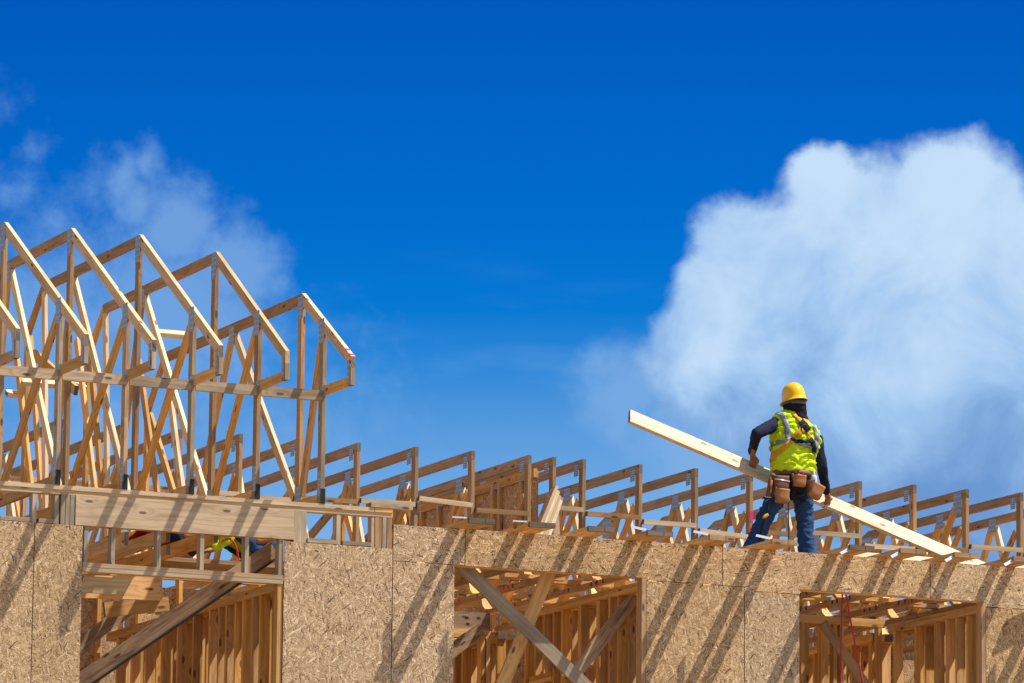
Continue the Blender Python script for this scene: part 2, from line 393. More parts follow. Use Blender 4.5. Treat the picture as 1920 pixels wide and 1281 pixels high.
def wp(name, boxes, mat, endmat=PINE_END):
    m = MB()
    for lo, hi in boxes: m.box(lo, hi, None, 0, 1)
    return m.build(name, [mat, endmat], wall, (12.5, 0, 0))
# left exposed framing
wp('top_plate', [((12.5, YF-.012, 8.212), (17.985, YB, 8.250))], PINE_TAN)
wp('top_plate', [((17.99, YF-.012, 8.212), (18.16, YB-.002, 8.249))], PINE)
wp('top_plate', [((12.5, YF-.004, 8.172), (18.165, YB-.001, 8.2105))], PINE_TAN)
wp('header', [((15.225, YF-.012, 7.9165), (17.232, YF+.03, 8.171))], PINE_TAN)
wp('header', [((15.225, YF+.05, 7.9165), (17.232, YB, 8.171))], PINE)
def stud(x, w, z0, z1, mat=PINE_GREY, y0=YF, y1=YB, name='stud'):
    return wp(name, [((x, y0, z0), (x+w, y1, z1))], mat)
def sx(px, py): return at(px, py, Y=YF).x
for a, b in [(61, 68), (103, 111)]: stud(sx(a, 950), T-.001, ZL-.3, 8.171)
for k in range(3): stud(15.095+k*.0425, T+.001, ZL-.35, 8.171-.0005*k, PINE_GREY, YF-.003*k)
wp('sill_plate', [((12.5, YF-.011, ZL+.002), (14.835, YB-.003, ZL+.038))], PINE_GREY)
wp('sill_plate', [((14.895, YF-.009, ZL+.002), (15.055, YB-.003, ZL+.037))], PINE_GREY)
for x, w in [(17.2335, .075), (17.31, .045)]: stud(x, w-.002, 7.6, 8.171, PINE_GREY, YF-.008+.004*(w < .05))
stud(sx(631, 990), T, 7.9, 8.171)
for k, (x, w) in enumerate([(17.965, .03), (17.998, .066), (18.068, .04), (18.111, .048)]): stud(x, w-.003, 7.6, 8.1715, [PINE_GREY, PINE_OUT][k % 2], YF-.002*k)
wp('sill_plate', [((17.362, YF-.012, 7.903), (17.642, YB-.004, 7.94))], PINE_GREY)
wp('sill_plate', [((17.69, YF-.012, 7.903), (17.96, YB-.004, 7.938))], PINE_GREY)
for px in (157.5, 208.5, 294.5, 375.5, 459.5): stud(sx(px, 1030), T-.002, 7.6, 7.915)
stud(17.100, T+.003, 7.6, 7.915); stud(17.095, T+.009, 5.3, 7.522, PINE)
wp('lintel', [((15.30, YF-.010, 7.5625), (17.14, YB, 7.599))], PINE_TAN)
wp('lintel', [((15.30, YF-.008, 7.5235), (17.141, YB-.001, 7.5615))], PINE_TAN)
# headers and jambs of the right openings
for (a, b), zt in ((O2, ZH), (O3, 7.772)):
    wp('header', [((a-.03, YF, zt+.0005), (b+.03, YB, zt+.038))], PINE)
    wp('header', [((a-.03, YF+.001, zt+.04), (b+.03, YF+.038, zt+.27))], PINE)
    wp('header', [((a-.03, YF+.05, zt+.04), (b+.03, YB-.001, zt+.27))], PINE)
    stud(b-.042, .042, 5.31, zt-.0005, PINE_OUT, YF-.011); stud(a-.041, T, 5.3, zt)
wp('top_plate', [((18.18, YF, 8.075), (26.5, YB, 8.113))], PINE)
for x in (12.6, 13.6, 14.84, 15.26, 18.15, 18.6, 20.66, 21.1, 21.59, 22.0, 24.1, 24.8, 25.3, 26.4): stud(x, T, 2.6, 7.6, PINE, YF+.001)
# sills of the openings
for a, b in (O1, O2, O3): wp('sill_plate', [((a, YF, 6.01), (b, YB+.02, 6.048))], PINE)

# ------------------------------------------------------------------ party walls
def party(name, label, x0, y0, y1, ztop, specials=()):
    t = empty(name, (x0, y0, 5.3), label, 'stud wall', 'framed party walls behind the openings')
    for r, xo in enumerate((0, .125)):
        X0 = x0+xo; W4 = (.089, .14)[r]
        for k, dz in enumerate((.0, .0385)):
            m = MB(); m.box((X0-.001*k, y0, ztop-.038-dz), (X0+W4+.001*k, y1, ztop-dz-.0005), V((0, 1, 0)), 0, 1); m.build('top_plate', [PINE, PINE_END], t, (x0, y0, 5.3))
        m = MB(); m.box((X0, y0, 5.301), (X0+W4, y1, 5.34)); m.build('bottom_plate', PINE, t, (x0, y0, 5.3))
        y = y0+.02+r*.12
        while y < y1-.04:
            m = MB(); m.box((X0+.0015, y, 5.341), (X0+W4-.0015, y+T, ztop-.078), V((0, 0, 1)), 0, 0); m.build('stud', PINE, t, (x0, y0, 5.3))
            if rnd.random() < (.45 if r == 0 else .3) and y < y1-.3:
                y2 = y+(.19 if rnd.random() < .6 else T+.002); m = MB(); m.box((X0+.002, y2, 5.341), (X0+W4-.002, y2+T, ztop-.0785), V((0, 0, 1)), 0, 0); m.build('stud', PINE, t, (x0, y0, 5.3))
            y += .4064+rnd.uniform(-.012, .012) if r == 0 else .32+rnd.uniform(-.03, .03)
    for (ya, yb, za, zb) in specials:
        m = MB(); m.box((x0-.002, ya, za), (x0+W4+.002, yb, zb), V((0, 1, 0))); m.build('blocking', PINE, t, (x0, y0, 5.3))
    return t
party('party_wall', 'double row of orange studs with sky slits receding behind the left opening', 17.145, .104, 4.55, 7.565)
party('party_wall', 'double row of studs receding at the right side of the middle opening behind crossed braces', 20.60, .104, 2.86, 7.765,
      [(1.16, 1.66, 7.16, 7.198), (1.16, 1.66, 7.12, 7.158), (2.0, 2.5, 7.10, 7.138), (2.0, 2.5, 7.06, 7.098)])
party('party_wall', 'double row of studs with thin light slits receding in the rightmost opening', 24.055, .104, 1.90, 7.765)
party('party_wall', 'short stud wall deep behind the middle opening past the knotted beam', 20.50, 3.0, 4.5, 7.62)
party('party_wall', 'stud wall deep behind the rightmost opening past the sunlit plate', 24.0, 2.1, 4.5, 7.70)

def stud_row(label, x0, x1, y, ztop, xs, zb=5.3, mat=PINE, plates=2, name='cross_wall'):
    t = empty(name, (x0, y, zb), label, 'stud wall')
    for k in range(plates):
        m = MB(); m.box((x0, y-.001*k, ztop-.038*(k+1)), (x1, y+W4+.001*k, ztop-.038*k-.0005), V((1, 0, 0)), 0, 1); m.build('top_plate', [mat, PINE_END], t, (x0, y, zb))
    m = MB(); m.box((x0, y, zb+.001), (x1, y+W4, zb+.038)); m.build('bottom_plate', mat, t, (x0, y, zb))
    for x in xs:
        m = MB(); m.box((x, y+.0015, zb+.039), (x+T, y+W4-.0015, ztop-.038*plates-.001), V((0, 0, 1))); m.build('stud', mat, t, (x0, y, zb))
    return t
stud_row('cross wall with sunlit top plate and doubled studs in the rightmost opening', 22.25, 24.05, 1.945, 7.815, [22.3, 22.8, 23.16, 23.20, 23.37, 23.41, 23.50, 23.57, 23.98])
stud_row('shadowed cross wall with knotted beam at the left of the middle opening', 18.7, 20.38, 2.9, 7.60, [19.2, 19.9, 20.28, 20.335])
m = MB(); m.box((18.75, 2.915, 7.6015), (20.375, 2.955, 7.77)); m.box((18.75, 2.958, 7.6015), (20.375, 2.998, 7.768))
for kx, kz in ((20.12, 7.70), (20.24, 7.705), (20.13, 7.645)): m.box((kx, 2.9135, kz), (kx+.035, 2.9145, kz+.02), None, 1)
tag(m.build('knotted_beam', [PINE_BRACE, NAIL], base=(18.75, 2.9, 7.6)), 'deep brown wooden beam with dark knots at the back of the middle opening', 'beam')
stud_row('bare stud wall behind everything, under the ends of the flat trusses', 12.5, 26.6, 4.602, 8.20, [12.6+.4064*k for k in range(34)], name='rear_stud_wall')
stud_row('outermost rear stud wall below the eaves of the flat trusses', 12.5, 26.6, 9.3, 8.20, [12.6+.6096*k for k in range(23)], name='rear_stud_wall')

bw = empty('added_rear_wall', (12.5, 9.5, 5.3), 'strand board rear wall added behind the studs to darken the interior', 'wall')  # sheathing added at the back to darken the interior and hide bright sky
for x in range(12):
    m = MB(); m.box((12.5+1.2*x, 9.4, 5.3), (13.695+1.2*x, 9.412, 8.0)); m.build('osb_panel', OSB, bw, (12.5, 9.5, 5.3))
for xx, lab in ((12.3, 'left'), (26.72, 'right')):
    m = MB(); m.box((xx, .12, 2.6), (xx+.012, 9.39, 7.9), V((0, 0, 1))); tag(m.build('side_wall', OSB, base=(xx, .12, 2.6)), 'strand board side wall at the far '+lab+' end of the house', 'wall')
m = MB(); m.box((12.32, 9.39, 0), (26.72, 9.43, 5.29), V((0, 0, 1))); tag(m.build('lower_rear_wall', OSB, base=(12.32, 9.4, 0)), 'lower storey rear wall of the house', 'wall')

# ------------------------------------------------------------------ floor trusses of the right wing (open web, paint-striped)
OX = [18.84, 19.41, 19.98, 20.56, 21.18, 21.79, 22.58, 23.09, 23.65, 24.26, 24.87, 25.48]
STR = [0, 0, 1, 1, 0, 2, 2, 2, 2, 0, 1, 0]
for i, x in enumerate(OX):
    t = empty('floor_truss', (x, .11, 7.79), 'open-web ceiling truss above the %s, %s' % (('middle opening', ORD[i+1]+' from its left end') if i < 5 else ('rightmost opening', ORD[i-4]+' from its left end')), 'floor truss', 'open-web trusses across the right wing')
    b0 = (x, .11, 7.79)
    m = MB(); m.box((x-.3, 1.0+.2*(i % 2), 7.855), (x+.3, 1.09+.2*(i % 2), 7.892)); m.build('ribbon', PINE, t, b0)
    m = MB(); m.box((x-.045, .115, 8.0765), (x+.044, 4.55, 8.1135), V((0, 1, 0))); m.build('top_chord', PINE_OUT, t, b0)
    m = MB(); m.box((x-.044, .115, 7.814), (x+.043, 4.55, 7.852), V((0, 1, 0)))
    if STR[i]:
        y = .5+rnd.random()*.3
        while y < 3.6:
            for q in range(rnd.choice((2, 3, 4))):
                m.box((x-.0453, y, 7.8135), (x-.0442, y+.034, 7.8525), None, rnd.choice((1, 1, 2)) if STR[i] == 1 else 2); y += rnd.uniform(.09, .14)
            y += rnd.uniform(.2, .5)
    m.build('bottom_chord', [PINE_OUT, RED, PURPLE], t, b0)
    y = .9+.1*(i % 3); s = 1
    while y < 4.3:
        m = MB(); za, zb = (7.853, 8.0755); a, b = ((y, za), (y+.32, zb)) if s > 0 else ((y, zb), (y+.32, za))
        m.beam((x, a[0], a[1]), (x, b[0], b[1]), .086, .036, (1, 0, 0)); m.build('web', PINE, t, b0); y += .62; s = -s

# outriggers on the wall top
def outrigger(x, label, over=.42, tabkind=0, tilt=0., grey=True):
    t = empty('outrigger', (x, 0, ZR), label, 'outrigger block', 'outrigger blocks along the top of the right wall')
    b0 = V((x, 0, ZR)); z0 = ZR+.0015
    for sgn, xo in ((-1, -.078), (1, .078)):
        m = MB(); m.box((x+xo-.0445, -over+.04, z0), (x+xo+.0445, .45, z0+.038), V((0, 1, 0)), 0, 1); m.build('arm', [PINE, PINE_END], t, b0)
    m = MB(); m.box((x-.124, -over, z0-.004), (x+.124, -over+.039, z0+.041), V((1, 0, 0)), 0, 0)
    m.box((x+.03, -over-.001, z0-.003), (x+.034, -over-.0002, z0+.038), None, 1)
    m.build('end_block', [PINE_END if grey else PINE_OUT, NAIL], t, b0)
    m = MB()
    if tabkind == 0:
        m.beam((x-.23, -over+.13, z0+.055), (x-.12, -over+.07, z0+.047), .05, .002, (0, 1, .4))
    elif tabkind == 1:
        m.beam((x-.24, -over+.1, z0+.075), (x-.13, -over+.03, z0+.045), .05, .002, (.3, 1, .7))
    elif tabkind == 2:
        m.beam((x-.21, -over+.02, z0-.045), (x-.13, -over+.02, z0-.0), .03, .002, (0, .5, 1))
    if tabkind < 3: m.build('metal_tab', GALV, t, b0)
    return t
tabs = [0, 0, 3, 1, 1, 1, 2, 2, 2, 2, 0, 3]
for i, x in enumerate(OX):
    n = ['at the left end of the right wall top', 'second from the left on the wall top, left of the middle bays', 'third from the left on the wall top, dark end block',
         'fourth from the left on the wall top, dark split end block', 'just left of the standing worker, pale tab sticking up', 'directly below the worker between his feet',
         'first to the right of the worker, under the carried board', 'second to the right of the worker, under the carried board',
         'where the carried board meets the wall top', 'last at the right edge of the photo', 'beyond the right edge of the photo, nearest it', 'farthest beyond the right edge'][i]
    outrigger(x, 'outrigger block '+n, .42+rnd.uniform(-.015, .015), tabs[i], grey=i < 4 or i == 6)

# boards lying behind the outriggers on the right
def loose(a, b, w, t, wd, mat, name, label, cat='board', group=None):
    m = MB(); a = V(a); m.beam(a, b, w, t, wd, 0, 1)
    return tag(m.build(name, [mat, PINE_END], base=a), label, cat, group)
loose((22.85, .40, 8.165), (23.75, .36, 8.155), .10, .036, (0, .35, .9), PINE_PALE, 'loose_board', 'pale sunlit board lying behind the outrigger blocks right of the worker')
loose((24.42, .30, 8.17), (26.3, .32, 8.165), .10, .036, (0, .5, .8), PINE_PALE, 'loose_board', 'pale board lying on the wall top at the right edge of the photo')
loose((17.95, .05, 8.272), (18.35, .06, 8.27), .12, .04, (0, 1, 0), PINE_GREY, 'block_offcut', 'grey offcut block at the step between the left and right walls')
loose((24.55, -.2, 8.135), (25.9, .02, 8.16), .09, .038, (0, 1, .1), PINE_OUT, 'loose_board', 'narrow board laid across the last outrigger at the right edge')

# ------------------------------------------------------------------ tall roof trusses of the left wing
def yz(x, y, z): return V((x, y, z))
def tall_truss(X, pk, zt, label, n):
    base = V((X, 0, 8.2515)); t = empty('tall_roof_truss', base, label, 'roof truss', 'tall roof trusses above the left wing')
    zb = 8.2515; m_ = (zt-9.455)/(pk+.66)
    def zr(y): return 9.455+m_*(y+.66)       # top edge of the rafter
    vt = W4*math.sqrt(1+m_*m_)
    kn = 4.09
    def part(name, poly, grain, th=T, mat=PINE, k=0, par=t, mats=None):
        m = MB(); h = th/2
        m.prism([V((X-h, y, z)) for y, z in poly], V((th, 0, 0)), V((0, grain[0], grain[1])), 0, 1)
        return m.build(name, mats or [mat, PINE_END], par, base)
    def bm_(name, a, b, w, th, mat=PINE, par=t):
        m = MB(); m.beam((X, a[0], a[1]), (X, b[0], b[1]), w, th, (0, b[1]-a[1], a[0]-b[0]), 0, 1)
        return m.build(name, [mat, PINE_END], par, base)
    def plate(yc, zc, w, h, ang=0, par=t, side=-1, vert=True):
        m = MB(); c, s_ = math.cos(ang), math.sin(ang); hx = X+side*(T/2+.0005)
        pts = [V((hx, yc+c*a-s_*b_, zc+s_*a+c*b_)) for a, b_ in ((-w/2, -h/2), (w/2, -h/2), (w/2, h/2), (-w/2, h/2))]
        m.prism(pts, V((side*.0015, 0, 0)), V((0, -s_, c)) if not vert else V((0, c, s_)), 0)
        return m.build('nail_plate', PLATE, par, base)
    rake = part('rafter', [(-.66, 9.455), (pk, zt), (pk, zt-vt), (-.60, zr(-.60)-vt), (-.66, zr(-.66)-vt)], (1, m_), T, PINE_LIGHT)
    part('top_chord', [(pk+.0008, zt-.003), (kn-.02, zt-.003), (kn-.02, zt-.003-W4), (pk+.0008, zt-.003-W4)], (1, 0), T-.001, PINE_OUT)
    ms = 1.0 if zt < 10.4 else .85
    part('rear_rafter', [(kn-.0195, zt-.003), (4.56, zt-.003-ms*.49), (4.56, zt-.09-ms*.49-.03), (kn-.0195, zt-.003-W4)], (1, -ms), T-.002, PINE)
    post = part('post', [(0, zb), (W4, zb), (W4, zr(W4)-vt-.001), (0, zr(0)-vt-.001)], (0, 1), T-.002, PINE_GREY if n % 2 else PINE_OUT)
    part('king_post', [(pk+.001, zb+.09), (pk+W4, zb+.09), (pk+W4, zt-.003-W4-.001), (pk+.001, zt-.003-W4-.001)], (0, 1), T-.0025, PINE_OUT)
    bz = zb+.0895
    part('bottom_chord', [(W4+.001, zb), (4.56, zb), (4.56, bz-.0005), (W4+.001, bz-.0005)], (1, 0), T-.001, PINE)
    part('rear_post', [(4.47, bz), (4.559, bz), (4.559, zt-.5*ms-.05), (4.47, zt-.45*ms-.06)], (0, 1), T-.003, PINE)
    # eave box
    part('tail_block', [(-.662, 9.203), (-.573, 9.203), (-.573, zr(-.573)-vt), (-.662, zr(-.662)-vt-.0)], (0, 1), T+.001, PINE_GREY)
    part('soffit_block', [(-.5725, 9.2035), (-.0005, 9.2035), (-.0005, 9.285), (-.5725, 9.285)], (1, 0), T-.0015, PINE)
    ap = 2.25 if zt < 10.4 else (3.0 if zt < 10.7 else 3.25)
    zc_ = zt-.003-W4
    bm_('web', (.06, zr(.06)-vt-.03), (pk-.03, bz+.04), W4, T-.004)
    bm_('web', (ap-.04, zc_-.03), (pk+.14, bz+.04), W4, T-.005, PINE_PALE)
    bm_('web', (ap+.04, zc_-.03), (3.25 if ap < 2.5 else 3.75, bz+.04), W4, T-.006)
    bm_('web', (4.05, zc_-.0), (3.35 if ap < 2.5 else 3.85, bz+.04), W4, T-.007, PINE_PALE)
    bm_('web', (4.44, zt-.55*ms), (3.4 if ap < 2.5 else 3.9, bz+.05), W4, T-.008)
    if n < 5:
        bm_('web', (2.42, bz+.04), (3.1, zc_-.6), W4, T-.010)
    plate(pk+.03, zt-.13, .13, .24 if zt > 10.4 else .20, 0, rake)
    plate(.04, zr(.04)-vt*.9-.02, .13, .22, .0, rake)
    plate(-.60, 9.33, .05, .2, 0); plate(-.01, 9.245, .10, .09, 0, vert=True)
    plate(ap, zc_-.03, .13, .18, 0); plate(.03, bz+.09, .08, .22, 0); plate(pk+.02, bz+.06, .15, .14)
    m = MB(); m.box((X-.024, -.004, zb), (X+.024, -.0025, zb+.13)); m.box((X+.0185, -.0025, zb), (X+.024, .06, zb+.13)); m.build('hurricane_tie', DARKMETAL, t, base)
    return t
TX = [(14.447, 1.58, 10.81), (15.057, 1.566, 10.807), (15.666, 1.519, 10.80), (16.276, 1.416, 10.776), (16.885, 1.094, 10.619), (17.495, .522, 10.199)]
TL = ['tall truss cut off by the left edge of the photo', 'tallest truss, its peak at the left edge of the photo', 'second full truss from the left with its peak plate low on the king post',
      'third tall truss from the left, middle of the visible row', 'fourth tall truss, second from the right end of the row', 'lowest tall truss at the right end of the row, pink paint on its rafter end']
for i, (x, p, z) in enumerate(TX): tall_truss(x, p, z, TL[i], i)
m = MB(); zz = 9.455
for (ya, yb) in ((-.64, -.61), (-.55, -.52)):
    m_ = (10.199-9.455)/(.522+.66)
    m.prism([V((17.495-.0195, ya, zz+m_*(ya+.66)+.0008)), V((17.495-.0195, yb, zz+m_*(yb+.66)+.0008)), V((17.495-.0195, yb, zz+m_*(yb+.66)-.014)), V((17.495-.0195, ya, zz+m_*(ya+.66)-.014))], V((.0385, 0, 0)), V((0, 1, 0)))
lt = [o for o in COL.objects if o.name.startswith('tall_roof_truss') and abs(o.location.x-17.495) < .01][0]
m.build('paint_mark', MAGENTA, [c for c in lt.children if c.name.startswith('rafter')][0], lt.location)
# rail blocks between the posts
for i in range(6):
    x1 = TX[i][0]-.0195; x0 = x1-.6096+.0395
    if i == 0: x0 = 13.6
    m = MB(); m.box((x0, -.002, 9.160), (x1, .036, 9.249), V((1, 0, 0)), 0, 1)
    where = ['left edge of the photo', 'posts of the first and second trusses at the left', 'posts of the second and third trusses', 'posts of the third and fourth trusses', 'posts of the fourth and fifth trusses', 'posts of the last two tall trusses'][i]
    tag(m.build('rail_block', [PINE_GREY, PINE_END], base=(x0, 0, 9.16)), 'weathered grey rail board '+('at the ' if i == 0 else 'between the ')+where, 'rail board', 'rail boards across the tall truss posts')
# boards laid on the far slope
for (a, b, y, lab) in [((290, 624), (355, 634), 3.9, 'short sunlit purlin board behind the fourth tall truss'), ((38, 716), (160, 729), 4.2, 'sunlit purlin board behind the first tall trusses, upper one'),
                       ((12, 738), (44, 741), 4.25, 'short sunlit purlin board at the left edge, lower one')]:
    A = at(*a, Y=y); B = at(*b, Y=y); B.z = A.z
    m = MB(); m.beam(A, B, .09, .045, (0, .78, .5), 0, 1); tag(m.build('purlin_board', [PINE_PALE, PINE_END], base=A), lab, 'board')
A = at(72, 622, X=15.9); B = at(188, 690, X=15.9)
m = MB(); m.beam((15.9, 3.2, 9.93), (15.9, 2.0, 9.42), W4, T-.001, (0, -.4, 1), 0, 1); tag(m.build('jack_rafter', [PINE, PINE_END], base=(15.9, 3.2, 9.93)), 'short sloping rafter with a plated end behind the second tall truss', 'rafter')

# ------------------------------------------------------------------ flat-topped trusses of the rear wing
def flat_truss(X, label):
    zb = 8.2015; zt = 9.57; base = V((X, 4.6, zb)); t = empty('flat_roof_truss', base, label, 'roof truss', 'flat-topped roof trusses along the rear wing')
    def part(name, poly, grain, th, mat=PINE, par=t):
        m = MB(); m.prism([V((X-th/2, y, z)) for y, z in poly], V((th, 0, 0)), V((0, grain[0], grain[1])), 0, 1); return m.build(name, [mat, PINE_END], par, base)
    def bm_(a, b, w, th, mat=PINE):
        m = MB(); m.beam((X, a[0], a[1]), (X, b[0], b[1]), w, th, (0, b[1]-a[1], a[0]-b[0]), 0, 1); return m.build('web', [mat, PINE_END], t, base)
    def plate(y0, y1, z0, z1, vert, par):
        m = MB(); m.box((X-T/2-.002, y0, z0), (X-T/2-.0006, y1, z1), V((0, 1, 0)) if vert else V((0, 0, 1))); return m.build('nail_plate', PLATE, par, base)
    ch = part('top_chord', [(4.6, zt), (7.93, zt), (7.93, zt-W4), (4.6, zt-W4)], (1, 0), T, PINE_OUT)
    part('post', [(4.6, zb+.09), (4.689, zb+.09), (4.689, zt-W4-.001), (4.6, zt-W4-.001)], (0, 1), T-.002, PINE_OUT)
    rr = part('rear_rafter', [(7.9305, zt), (9.75, zt-.60), (9.75, zt-.70), (7.9305, zt-W4)], (1, -.33), T-.001, PINE_OUT)
    part('heel_post', [(7.90, zb+.09), (7.989, zb+.09), (7.989, zt-.115), (7.90, zt-W4-.002)], (0, 1), T-.004)
    part('bottom_chord', [(4.6, zb), (9.4, zb), (9.4, zb+.0885), (4.6, zb+.0885)], (1, 0), T-.001)
    part('tail_post', [(9.31, zb+.09), (9.399, zb+.09), (9.399, zt-.60), (9.31, zt-.57)], (0, 1), T-.003)
    bm_((6.37, zt-W4-.04), (7.05, zb+.12), W4, T-.003); bm_((6.27, zt-W4-.04), (5.75, zb+.12), W4, T-.005, PINE_PALE)
    bm_((7.88, zt-W4-.06), (7.15, zb+.12), W4, T-.006)
    bm_((4.72, zt-W4-.3), (5.62, zb+.12), W4-.02, T-.007)
    plate(6.24, 6.39, zt-.165, zt-.025, True, ch); plate(4.70, 4.80, zt-.155, zt-.035, False, ch)
    plate(7.86, 8.08, zt-.30, zt-.07, True, rr)
    return t
FX = [15.44, 16.05, 16.66, 17.27, 17.87, 18.48, 19.09, 19.70, 20.31, 20.915, 21.52, 21.785, 22.107, 22.72, 23.335, 23.945, 24.56, 25.175, 25.79, 26.395, 27.03, 27.65]
FL = ['farthest left flat truss, seen at the left edge behind the tall trusses', 'flat truss at the far left behind the first two tall trusses', 'flat truss behind the second tall truss', 'flat truss behind the third tall truss',
      'flat truss behind the fourth tall truss', 'flat truss whose post shows between the last two tall trusses', 'flat truss whose post shows just behind the lowest tall truss', 'first flat truss clear to the right of the tall trusses',
      'second flat truss right of the tall trusses', 'third flat truss right of the tall trusses, in front of the strand board gable', 'flat truss standing against the strand board gable', 'flat truss with pale boards leaning on it, right of the strand board gable',
      'first flat truss to the right of the strand board gable', 'second flat truss to the right of the strand board gable', 'flat truss under the raised end of the carried board', 'flat truss just left of the worker, pink paint on its post',
      'flat truss directly behind the worker', 'first flat truss to the right of the worker', 'second flat truss to the right of the worker', 'third flat truss to the right of the worker, wide plate at its top corner',
      'flat truss at the right edge of the photo', 'flat truss just outside the right edge of the photo']
ft = flat_truss(FX[0], FL[0])
trs = [ft]
for i in range(1, len(FX)):
    c = copy_tree(ft); c.location = (FX[i], 4.6+rnd.uniform(-.01, .01), 8.2015+rnd.uniform(-.003, .008)); c.rotation_euler = (0, rnd.uniform(-.004, .004), rnd.uniform(-.006, .006)); c['label'] = FL[i]; trs.append(c)
m = MB(); X = FX[15]
for z0, z1 in ((8.93, 9.02), (9.07, 9.18)): m.box((X-.0182, 4.5985, z0), (X+.0182, 4.5998, z1))
m.build('paint_mark', MAGENTA, trs[15], (FX[15], 4.6, 8.2015))
m = MB(); X = FX[19]; m.box((X-T/2-.003, 4.69, 9.33), (X-T/2-.0008, 4.86, 9.555), V((0, 1, 0))); m.build('nail_plate', PLATE, trs[19], (X, 4.6, 8.2015))
m = MB(); m.beam((X, 4.86, 9.40), (X, 5.65, 8.45), W4, T-.008, (0, 1, 1)); m.build('web', PINE, trs[19], (X, 4.6, 8.2015))
# blocking between flat truss posts
BL = ['at the far left edge behind the tall trusses', 'behind the first tall truss post', 'behind the second tall truss post', 'behind the third tall truss post', 'behind the fourth tall truss post',
      'in the gap between the last two tall trusses', 'just behind and right of the lowest tall truss', 'in the first clear bay right of the tall trusses', 'in the second clear bay right of the tall trusses, over the gable panel',
      'in the third clear bay, low across the gable panel', '-', 'in the narrow bay right of the leaning boards', 'in the first full bay right of the leaning boards', 'in the second full bay right of the leaning boards',
      'in the bay left of the worker, slanting down right', 'seen between the legs of the worker', 'behind the right hip of the worker, ending at the carried board', 'low in the bay crossed by the carried board',
      'hidden behind the lower end of the carried board', 'in the last full bay at the right of the photo', 'beyond the right edge of the photo']
BZ = [9.0, 9.0, 9.0, 9.0, 9.0, 8.98, 9.01, 9.025, 9.072, 9.012, None, None, 9.055, 9.014, 8.95, 8.993, 9.026, 8.931, 8.96, 9.0, 8.95]
for i in range(len(FX)-1):
    z = BZ[i]
    x0, x1 = FX[i]+.021, FX[i+1]-.021
    if i == 11: z = 9.09
    if z is None: continue
    m = MB(); dz = -.03 if i in (14, 8) else 0
    m.beam((x0, 4.592, z-.02-dz*.5), (x1, 4.592, z-.02+dz*.5), .047, .075, (0, -.1, 1), 0, 1)
    tag(m.build('blocking_board', [PINE_PALE if i % 3 else PINE_OUT, PINE_END], base=(x0, 4.6, z)), 'blocking board '+BL[i], 'blocking board', 'blocking boards between the flat trusses')
rs = empty('added_sky_block_sheathing', (12.5, 4.7, 5.3), 'added strand board sheets with thin light gaps, blocking the sky behind the middle stud wall', 'sheathing')  # added sheets block the sky; their gaps let slivers of light through
x = 12.5
while x < 26.5:
    m = MB(); m.box((x, 4.697, 5.3), (x+.80, 4.709, 8.05), V((0, 0, 1))); m.build('osb_panel', OSB, rs, (12.5, 4.7, 5.3)); x += .813
# strand board gable frame
gb = empty('gable_panel', (21.66, 4.7, 8.2), 'reddish strand board gable panel with studs standing among the flat trusses', 'gable panel')
GB = (21.66, 4.7, 8.2)
m = MB(); m.prism([V((21.655, 4.72, 8.22)), V((21.655, 8.9, 8.22)), V((21.655, 8.9, 9.05)), V((21.655, 7.9, 9.43)), V((21.655, 4.72, 9.46))], V((.0115, 0, 0)), V((0, 0, 1))); m.build('osb_panel', OSB, gb, GB)
m = MB(); m.prism([V((21.616, 4.72, 9.38)), V((21.616, 7.95, 9.38)), V((21.616, 7.95, 9.468)), V((21.616, 4.72, 9.468))], V((.037, 0, 0)), V((0, 1, 0))); m.build('top_chord', PINE, gb, GB)
m = MB(); m.prism([V((21.616, 7.951, 9.38)), V((21.616, 9.2, 8.95)), V((21.616, 9.2, 9.04)), V((21.616, 7.951, 9.468))], V((.037, 0, 0)), V((0, 1, -.3))); m.build('rear_rafter', PINE, gb, GB)
for y in (5.02, 5.55, 5.72, 6.25, 6.62, 7.1, 7.55, 8.0):
    m = MB(); m.box((21.618, y, 8.22), (21.653, y+.075, 9.3795-(max(0, y-7.9)*.33)), V((0, 0, 1))); m.build('stud', PINE, gb, GB)
    m = MB(); m.box((21.6145, y+.005, 9.32), (21.6158, y+.05, 9.44), V((0, 0, 1))); m.build('nail_plate', PLATE, gb, GB)
m = MB(); m.beam((21.74, 4.95, 9.40), (21.74, 5.7, 8.3), W4, .034, (0, 1, .6)); m.build('brace', PINE, gb, GB)
# leaning pale boards
for k in range(4):
    m = MB(); a = at(1000+7*k, 1014+2*k, Y=4.25); b = at(1040+2.5*k, 915+9*k, Y=4.57)
    m.beam(a, b, W4, .036, (0, 1, 0), 0, 1)
    tag(m.build('leaning_board', [(PINE_OUT, PINE_GREY, PINE_OUT, PINE_GREY)[k], PINE_END], base=a), 'pale board leaning against the post at the gable, %s of four from the left' % ORD[k+1], 'board', 'boards leaning at the gable')
loose(at(1043, 1014, Y=4.5), at(1040, 950, Y=4.5), .07, .037, (1, 0, 0), PINE_TAN, 'leaning_board', 'short knotted board leaning below the gable post')

